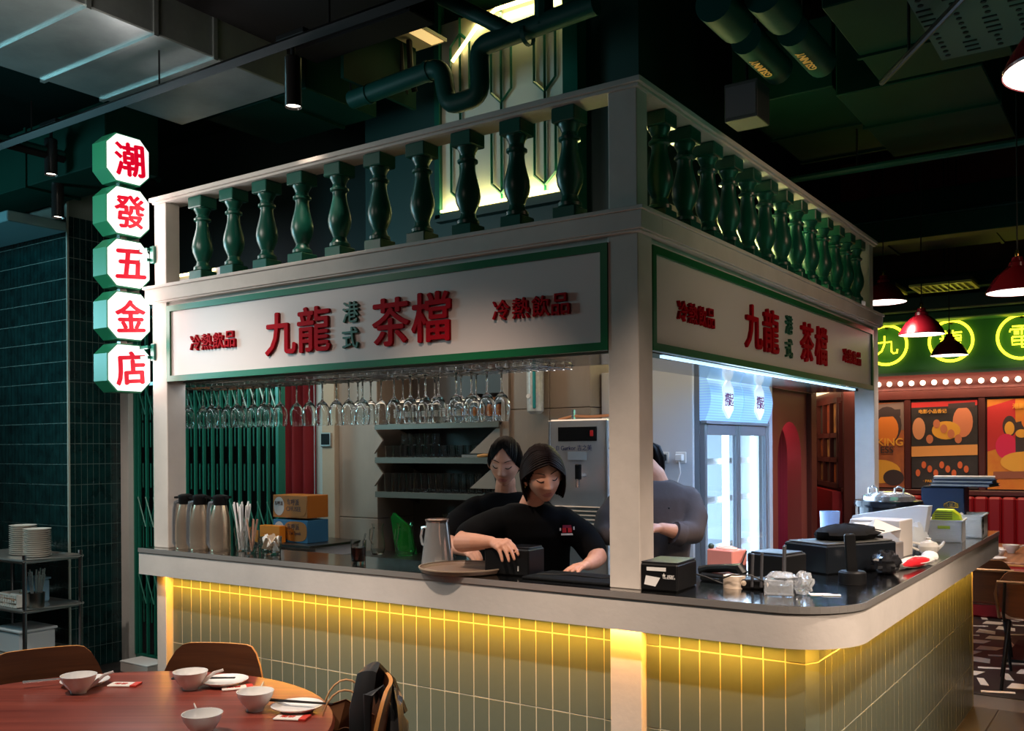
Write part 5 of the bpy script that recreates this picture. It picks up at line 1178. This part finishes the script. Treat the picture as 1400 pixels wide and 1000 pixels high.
# posters
def poster(label, x0, x1, bg, shapes, texts, bg2):
    t = thing('poster', label, 'poster', ((x0+x1)/2, 6.995, 1.58)); W, Hh = (x1-x0)/2, .43
    MB().box(-W, W, -.004, .012, -Hh, Hh).build('sheet', mat('poster_'+str(len(MATS)), bg, .55, noise=.8, nscale=4, col2=bg2), t)
    for i, (kind, x, z, rx, rz, col) in enumerate(shapes):
        pts = [(x+rx*math.cos(q), z+rz*math.sin(q)) for q in [2*PI*k/20 for k in range(20)]] if kind == 'o' else [(x-rx, z-rz), (x+rx, z-rz*.7), (x+rx, z+rz), (x-rx, z+rz*.7)]
        pts = [(max(-W, min(W, a)), max(-Hh, min(Hh, b))) for a, b in pts]
        MB().prism(pts, (0, -.0045-.0006*i, 0), XR, ZU, (0, .0005, 0)).build('printed_shape', mat('ink_%d_%d_%d' % tuple(int(c*99) for c in col), col, .55), t, smooth=False)
    for s, x, z, sz, col in texts: put_glyph('lettering', s, sz, mat('ink_%d_%d_%d' % tuple(int(c*99) for c in col), col, .55), t, (x, -.0165, z), XR, ZU, ext=.0005, bold=.03)
OR = (.72, .22, .03); DK = (.05, .035, .035); YE = (.80, .42, .05); RD = (.55, .03, .03); PK = (.75, .32, .22)
poster('orange and grey poster with a large abstract face behind the right column', -1.15, -.585, (.55, .17, .04), [('r', 0, .27, .29, .17, (.20, .15, .13)), ('o', .12, .20, .14, .19, DK), ('o', .12, .16, .11, .15, OR), ('r', .12, .32, .13, .04, DK), ('o', .05, -.27, .2, .12, YE), ('o', -.15, -.1, .12, .2, PK), ('o', .18, -.33, .1, .08, DK)], [('C', -.20, .02, .11, YE), ('KING', .15, .03, .075, YE), ('ESS', .12, -.05, .065, DK)], (.25, .08, .05))
poster('dark crowded poster with many small faces and a torn orange banner', -.515, .085, (.045, .04, .04), [('r', 0, .40, .30, .03, RD), ('o', .17, .22, .09, .15, (.70, .25, .12)), ('r', .16, .38, .12, .03, DK), ('o', .02, .14, .13, .09, YE), ('o', -.23, .16, .06, .11, (.66, .30, .14))]+[('o', -.13+.065*k, .13+.05*((k*3) % 4-1.5), .032, .044, (.58, .20, .09)) for k in range(5)]+[('r', 0, -.06, .30, .06, (.78, .36, .10))]+[('o', -.24+.055*k, -.24+.04*((k*5) % 3-1), .022, .035, (.66, .14, .04)) for k in range(9)], [('电影小品香记', -.10, .33, .040, YE), ('· PARTNERS TIME', -.05, -.36, .026, YE), ('ONE HUNDRED Q', -.05, -.405, .018, YE)], (.02, .02, .02))
poster('yellow and crimson poster with two abstract figures at the right edge', .17, .75, (.62, .16, .02), [('r', -.17, .18, .12, .25, RD), ('o', -.10, .17, .06, .10, DK), ('o', -.10, .15, .042, .065, YE), ('o', -.13, -.02, .09, .12, (.70, .02, .10)), ('r', .08, .05, .13, .22, DK), ('o', .06, .22, .06, .08, OR), ('o', 0, .1, .05, .04, YE), ('o', .02, -.17, .2, .10, YE), ('r', 0, -.29, .24, .04, (.30, .10, .05))], [('港影', -.02, .36, .05, YE)], (.75, .33, .03))
for x in (-.90, -.2, .5, 1.15): spot((x, 6.25, 2.70), (x, 7.0, 1.5), 26, (1, .62, .38), 80, .9)  # unseen spots added to give the posters an orange glow
# bulbs along the board
bm0 = MB().ell((0, 0, 0), (.026, .026, .026), 12, 8).mesh('bulb', bulb_m)
bsock = MB().cyl((0, .0, 0), (0, .05, 0), .018, n=10).mesh('socket', gold)
for k in range(24):
    x = -1.13+k*.1047; t = thing('bulb', ORD[k]+' round glowing bulb from the left in the row above the posters', 'bulb', (x, 6.945, 2.192), group='marquee bulbs above the posters'); link('globe', bm0, t); link('socket', bsock, t)
area((-.1, 6.9, 2.15), (-.1, 6.97, 1.5), 6, (1, .62, .42), 2.2, .05); area((-.1, 6.9, 2.22), (-.1, 7.0, 2.3), 1.5, (1, .62, .42), 2.2, .05)
# neon signs
def neon_sign(label, x, z, r, strokes):
    t = thing('neon_sign', label, 'sign', (x, 6.93, z))
    MB().tube([(r*math.cos(2*PI*k/40), 0, r*math.sin(2*PI*k/40)) for k in range(40)], .0135, 8, closed=True).build('ring', neon, t)
    mb = MB()
    for st in strokes:
        mb.tube([((a-.5)*r*1.15, 0, (.5-b)*r*1.15) for a, b in st], .0085, 6)
    mb.build('character', neon, t); MB().box(-.012, .012, .0, .035, r-.03, r, .0).build('clip', black, t)
neon_sign('left round yellow neon sign, character 九, cut off by the kiosk column', -.735, 2.585, .195, [[(.10, .38), (.72, .36), (.72, .80), (.80, .88), (.95, .86), (.97, .70)], [(.42, .08), (.42, .45), (.30, .75), (.08, .92)]])
neon_sign('middle round yellow neon sign, character 龍, behind a red lamp', -.137, 2.588, .195, [[(.08, .16), (.48, .16)], [(.28, .04), (.28, .16)], [(.16, .22), (.20, .34)], [(.40, .22), (.36, .34)], [(.06, .38), (.50, .38)], [(.12, .48), (.12, .94)], [(.12, .48), (.44, .48), (.44, .94)], [(.12, .62), (.44, .62)], [(.12, .76), (.44, .76)], [(.58, .04), (.58, .40), (.92, .40)], [(.58, .16), (.94, .14)], [(.58, .28), (.90, .28), (.90, .40)], [(.58, .50), (.58, .90), (.66, .96), (.96, .94), (.96, .82)], [(.58, .50), (.92, .50)], [(.66, .62), (.90, .62)], [(.66, .74), (.90, .74)], [(.66, .85), (.86, .85)]])
neon_sign('right round yellow neon sign, character 電, at the picture edge', .475, 2.588, .205, [[(.16, .08), (.84, .08)], [(.08, .30), (.08, .20), (.92, .20), (.92, .30)], [(.5, .08), (.5, .42)], [(.22, .30), (.40, .30)], [(.60, .30), (.78, .30)], [(.22, .38), (.40, .38)], [(.60, .38), (.78, .38)], [(.16, .50), (.84, .50), (.84, .80), (.16, .80), (.16, .50)], [(.16, .65), (.84, .65)], [(.5, .50), (.5, .92), (.94, .92), (.96, .82)]])
for x in (-.735, -.137, .475): 
    l = bpy.data.lights.new('neon_glow', 'POINT'); l.energy = 1.6; l.color = (.85, 1, .1); l.shadow_soft_size = .12; o = bpy.data.objects.new('neon_glow', l); COL.objects.link(o); o.location = (x, 6.80, 2.59)
# pendant lamps
def pendant(x, y, z, lab):
    t = thing('pendant_lamp', lab, 'lamp', (x, y, z), group='red pendant lamps')
    MB().lathe([(.150, 0), (.152, .006), (.135, .040), (.105, .085), (.070, .118), (.045, .135), (.042, .155), (.030, .165), (.026, .185), (0, .186)], n=32, cap=False).build('shade', lamp_red, t)
    MB().lathe([(.148, .002), (.130, .040), (.100, .083), (.060, .116), (0, .125)], n=32, cap=False).build('inner_shade', lamp_in, t)
    MB().lathe([(0, .186), (.012, .186), (.012, .215), (.006, .225), (0, .226)], n=12).build('collar', gold, t)
    MB().tube([(0, 0, .22), (0, 0, 4.5-z)], .004, 6).build('cord', black, t)
    MB().ell((0, 0, .06), (.030, .030, .040)).build('bulb', lens_m, t)
    l = bpy.data.lights.new('pendant_light', 'SPOT'); l.energy = 55; l.color = (1, .82, .70); l.spot_size = 2.3; l.spot_blend = .6; l.shadow_soft_size = .08; o = bpy.data.objects.new('pendant_light', l); COL.objects.link(o); o.location = (x, y, z+.01)
pendant(.18, 3.965, 2.345, 'red dome pendant lamp hanging in front of the 九 neon sign'); pendant(.06, 5.70, 2.34, 'smaller looking red dome pendant lamp in front of the 龍 neon sign'); pendant(-.03, 2.55+.05, 2.35, 'red dome pendant lamp half hidden by the right balustrade end') if 0 else pendant(-.02, 3.72+.02, 2.56, 'red dome pendant lamp half hidden behind the right end of the balustrade'); pendant(.934, 2.54, 2.38, 'red dome pendant lamp nearest the right edge at mid height'); pendant(1.427, -.76, 2.375, 'largest red dome pendant lamp at the upper right corner')
# ================================================================== CEILING SERVICES
def duct(label, x0, x1, y0, y1, z0, z1, m=duct_g, name='air_duct', seams=(), ax='y'):
    t = thing(name, label, 'duct', ((x0+x1)/2, (y0+y1)/2, z0)); cx, cy = (x0+x1)/2, (y0+y1)/2
    MB().box(x0-cx, x1-cx, y0-cy, y1-cy, 0, z1-z0, .006).build('casing', m, t)
    for s in seams:
        if ax == 'y': MB().box(x0-cx-.01, x1-cx+.01, s-cy-.012, s-cy+.012, -.012, z1-z0+.005).build('flange', m, t)
        else: MB().box(s-cx-.012, s-cx+.012, y0-cy-.01, y1-cy+.01, -.012, z1-z0+.005).build('flange', m, t)
    for k in range(2):
        yy = (y0-cy)*.6 if k else (y1-cy)*.6
        MB().cyl(((x0-cx)*.98, yy, (z1-z0)), ((x0-cx)*.98, yy, 4.5-z0), .006, n=6).build('hanger', black, t)
    return t
duct('wide bare metal duct in the upper left corner of the ceiling', -3.46, -2.46, -1.6, .62, 3.60, 4.0, duct_m, seams=(-.62, -.27, .08))
duct('black duct beside the bare metal duct', -2.36, -1.50, -1.4, .70, 3.75, 4.1, black_matte, seams=(-.3, .5))
duct('dark green duct running over the left front of the kiosk', -3.4, -2.5, .75, 1.35, 3.66, 4.1, seams=(-2.8, -2.2), ax='x')
duct('far left green duct above the tiled pillar', -6.2, -3.7, .25, .62, 3.32, 3.7, seams=(-5.4, -4.6), ax='x')
duct('duct underside painted with bluish light at the left edge above the pillar', -6.6, -4.55, .1, .50, 3.06, 3.13, mat('duct_blue_light', (.16, .30, .33), .35, .6), seams=(-5.6,), ax='x')  # bluish light on the duct is put into its colour
duct('long green duct high above the right side of the kiosk', -.5, .08, 2.2, 3.5, 3.55, 3.95, seams=(2.9, 3.5))
duct('stepped green duct near the right lamp', .40, 1.0, .9, 1.9, 3.40, 3.8, seams=(1.5,))
duct('second green duct behind the stepped duct', .15, .85, 2.0, 3.3, 3.42, 3.8, seams=(2.6,))
duct('far green duct before the neon wall', -1.0, 1.2, 4.95, 5.5, 3.22, 3.6, seams=(-.3, .5), ax='x')
duct('long low green beam above the pendant lamps', -1.6, 3, 4.1, 4.25, 3.05, 3.2); duct('second long green beam farther from the counter', -1.6, 3, 6.35, 6.5, 3.02, 3.15)
duct('dark green box duct at the upper right edge', 1.05, 2.2, 1.0, 2.6, 3.38, 3.8, seams=(1.8,))
# lighting tracks
def track(label, p0, p1):
    t = thing('light_track', label, 'track', p0); d = Vector(p1)-Vector(p0)
    mb = MB(); mb.tube([(0, 0, 0), d], .026, 4, up=(0, 0, 1)); mb.build('rail', black, t, smooth=False)
    for k in (.2, .5, .8): MB().cyl(d*k, (d.x*k, d.y*k, .195), .005, n=6).build('hanger', black, t)
    ld = MB(); ld.tube([Vector((0, .045, .03)), d+Vector((0, .045, .03))], .022, 4); ld.build('cable_tray', pipe_m, t, smooth=False)
track('long lighting track crossing the upper left ceiling', (-4.6, -.15, 3.40), (-.6, -.15, 3.40)); track('second lighting track running back above the tiled pillar', (-3.58, -1.6, 3.10), (-3.58, .9, 3.10)) if 0 else track('second lighting track above the tiled pillar', (-4.15, -1.8, 3.42), (-4.15, .9, 3.42))
def track_spot(label, x, y, z, h=.22, r=.038):
    t = thing('track_spotlight', label, 'spotlight', (x, y, z), group='black cylinder track spotlights')
    MB().lathe([(r*.9, .012), (r, 0), (r, h), (r*.8, h+.006), (0, h+.006)], n=24, cap=False).build('cylinder', mat('gloss_black', (.012, .012, .012), .2), t)
    MB().lathe([(0, .012), (r*.9, .012)], n=24, cap=False).build('lens', lens_m, t)
    MB().tube([(0, 0, h), (0, 0, h+.06), (.0, .0, h+.09)], .010, 8).build('stem', black, t); MB().box(-.09, .09, -.022, .022, h+.09, h+.115, .003).build('adapter', black, t)
    l = bpy.data.lights.new('track_lamp', 'SPOT'); l.energy = 12; l.color = (1, .86, .72); l.spot_size = 1.2; l.spot_blend = .5; l.shadow_soft_size = .03; o = bpy.data.objects.new('track_lamp', l); COL.objects.link(o); o.location = (x, y, z-.005)
track_spot('black cylinder spotlight hanging above the balustrade', -1.65, -.13, 3.115); track_spot('upper left black cylinder spotlight beside the lightboxes', -4.15, .165, 3.30); track_spot('lower left black cylinder spotlight in front of the tiled pillar', -4.38, .34, 3.10)
# insulated pipe with a swan neck over the lattice panel
t = thing('insulated_pipe', 'dark green insulated pipe with a swan neck before the lattice panel', 'pipe', (-1.6, .95, 3.5)); o0 = Vector((-1.6, .95, 3.5))
def bendpath(pts, r=.09, n=5):
    pts = [Vector(p) for p in pts]; out = [pts[0]]
    for a, b, c in zip(pts, pts[1:], pts[2:]):
        u = (a-b).normalized(); v = (c-b).normalized(); q = min(r, (a-b).length*.45, (c-b).length*.45)
        for k in range(n+1): s = k/n; out.append((b+u*q)*(1-s)**2+b*2*s*(1-s)+(b+v*q)*s*s)
    return out+[pts[-1]]
pp = [(-2.33, .95, 3.615), (-1.66, .95, 3.655), (-1.615, .95, 3.43), (-1.40, .95, 3.44), (-1.41, .95, 3.70), (-.70, .95, 3.735)]
MB().tube(bendpath([Vector(p)-o0 for p in pp], .07), .052, 12).build('pipe', pipe_m, t); MB().tube([Vector((-1.62, .9, 4.0))-o0, Vector((-1.22, .95, 3.74))-o0], .040, 12).build('branch', pipe_m, t)
for x in (-2.2, -1.75, -1.1): MB().lathe([(.055, -.012), (.058, -.012), (.058, .012), (.055, .012)], Vector((x, .95, 3.615+.06*(x+2.33)))-o0, 16, axis=(1, 0, .06), cap=False).build('band', pipe_m, t)
MB().tube([Vector((-1.0, .95, 3.70))-o0, Vector((-1.0, .95, 4.5))-o0], .05, 10).build('riser', pipe_m, t); MB().tube([Vector((-2.33, .95, 3.615))-o0, Vector((-2.42, .95, 4.5))-o0], .006, 6).build('hanger', black, t)
t = thing('ceiling_light_box', 'small warm lit ceiling recess beside the swan neck pipe', 'light', (-2.15, 1.25, 4.02)); MB().box(-.18, .18, -.14, .14, 0, .02).build('frame', mat('recess_tan', (.30, .22, .15), .6), t); MB().box(.08, .17, -.12, .12, -.004, 0).build('diffuser', mat('amber_diffuser', (1, .7, .3), .4, emit=.7, ecol=(1, .66, .28)), t)
for x in (-.05, .02): MB().tube([(x, -.02, -.01), (x+.01, -.02, -.18), (x, .03, -.3)], .018, 8).build('hose', black, t)
MB().cyl((0, 0, .02), (0, 0, .48), .01, n=6).build('hanger', black, t)
# round ducts with orange labels
oc = mat('orange_print', (.75, .38, .14), .6)
for i, (x, y) in enumerate(((-.055, 1.40), (.155, 1.44))):
    t = thing('round_duct', ['left round green duct with orange lettering above the right balustrade', 'right round green duct with orange lettering above the right balustrade'][i], 'duct', (x, y, 3.45))
    MB().tube([(0, -.55, .08), (0, -.28, .08)], .085, 20).build('sleeve', pipe_m, t); MB().tube([(0, -.16, .06), (0, .30, .06)], .075, 20).build('sleeve', pipe_m, t)
    put_glyph('lettering', 'GSUNNY', .040, oc, t, (0, .05, -.018), (0, -1, 0), (-1, 0, 0), ext=.001, bold=.02); MB().cyl((0, 0, .13), (0, 0, 1.05), .008, n=6).build('hanger', black, t)
t = thing('ceiling_speaker', 'small square grille box under the left round duct', 'speaker', (-.24, 1.75, 3.28)); MB().box(-.09, .09, -.09, .09, 0, .2, .004).build('casing', mat('grille_grey', (.05, .05, .055), .5), t); MB().box(-.08, .08, -.094, -.09, .02, .18).build('grille', mat('grille_lilac', (.10, .09, .11), .6), t); MB().cyl((0, 0, .2), (0, 0, 1.22), .008, n=6).build('hanger', black, t)
# perforated tray at the upper right
t = thing('perforated_tray', 'pale perforated metal tray under the ceiling at the upper right corner', 'tray', (1.15, .75, 3.1)); pm = mat('tray_grey_green', (.03, .055, .047), .6, spec=.1)
MB().box(-.30, .55, -.50, .22, .0, .012).build('sheet', pm, t)
hb = MB()
for i in range(9):
    for j in range(15):
        a, b = -.27+i*.092, -.47+j*.046
        if (i+j//4) % 3 == 1: hb.box(a-.024, a+.024, b-.005, b+.005, -.003, .0)
        else: hb.lathe([(0, -.003), (.010, -.003), (.010, 0), (0, 0)], (a, b, 0), 8)
ho = hb.build('hole', black_matte, t, smooth=False); ho['kind'] = 'stuff'
for a in (-.3, .55): MB().cyl((a, 0, .012), (a, 0, 1.4), .008, n=6).build('hanger', black, t)
t = thing('ceiling_conduit', 'thin dark conduit crossing in front of the perforated tray', 'conduit', (.9, .5, 3.02)); MB().tube([(-.25, .35, 0), (.5, -.8, .0)], .012, 8).build('tube', black, t); MB().cyl((-.1, .12, 0), (-.1, .12, 1.48), .006, n=6).build('hanger', black, t)
# slotted air grilles
for i, (x, y, lab) in enumerate(((-.02, 5.95, 'yellow lit slotted air grille above the 龍 neon sign'), (-.62, 5.95, 'slotted air grille left of the lit grille'))):
    t = thing('air_grille', lab, 'vent', (x, y, 2.96)); gm = mat('grille_yellow_lit', (.35, .34, .08), .45); fr_ = MB()  # yellow light on the grilles is mixed into their colour
    for q in ((-.25, .25, -.22, -.19), (-.25, .25, .19, .22), (-.25, -.22, -.19, .19), (.22, .25, -.19, .19)): fr_.box(q[0], q[1], q[2], q[3], 0, .02)
    fr_.build('frame', gm, t, smooth=False)
    for k in range(8): MB().box(-.20+k*.052, -.185+k*.052, -.19, .19, .002, .018).build('slat', gm, t)
    MB().box(-.24, .24, -.21, .21, .02, .06).build('box', black, t); MB().cyl((0, 0, .06), (0, 0, 1.54), .008, n=6).build('hanger', black, t)
# conduits across the right ceiling
for i, (y, z, lab) in enumerate(((3.0, 3.30, 'thin green conduit nearest the kiosk across the right ceiling'), (4.7, 3.34, 'middle thin green conduit across the right ceiling'), (6.45, 3.10, 'thin green conduit close to the neon wall'))):
    t = thing('ceiling_conduit', lab, 'conduit', (1, y, z)); MB().tube([(-2.6+i*.4, 0, 0), (3, 0, .0)], .022, 8).build('tube', pipe_m, t)
    for k in (-1, 1): MB().cyl((k, 0, 0), (k, 0, 4.5-z), .006, n=6).build('hanger', black, t)
# unseen area lamps added to colour and brighten the ceiling ducts
area((-5.6, -1.6, 2.5), (-3.2, -.5, 3.7), 60, (.35, .85, 1), .8, .8); area((1.6, .6, 2.0), (.7, 2.0, 4.0), 3, (.25, 1, .6), 1., 1.)
area((-2.2, -1.3, 2.9), (-2.9, -.4, 3.6), 10, (1, .9, .82), .5, .5)
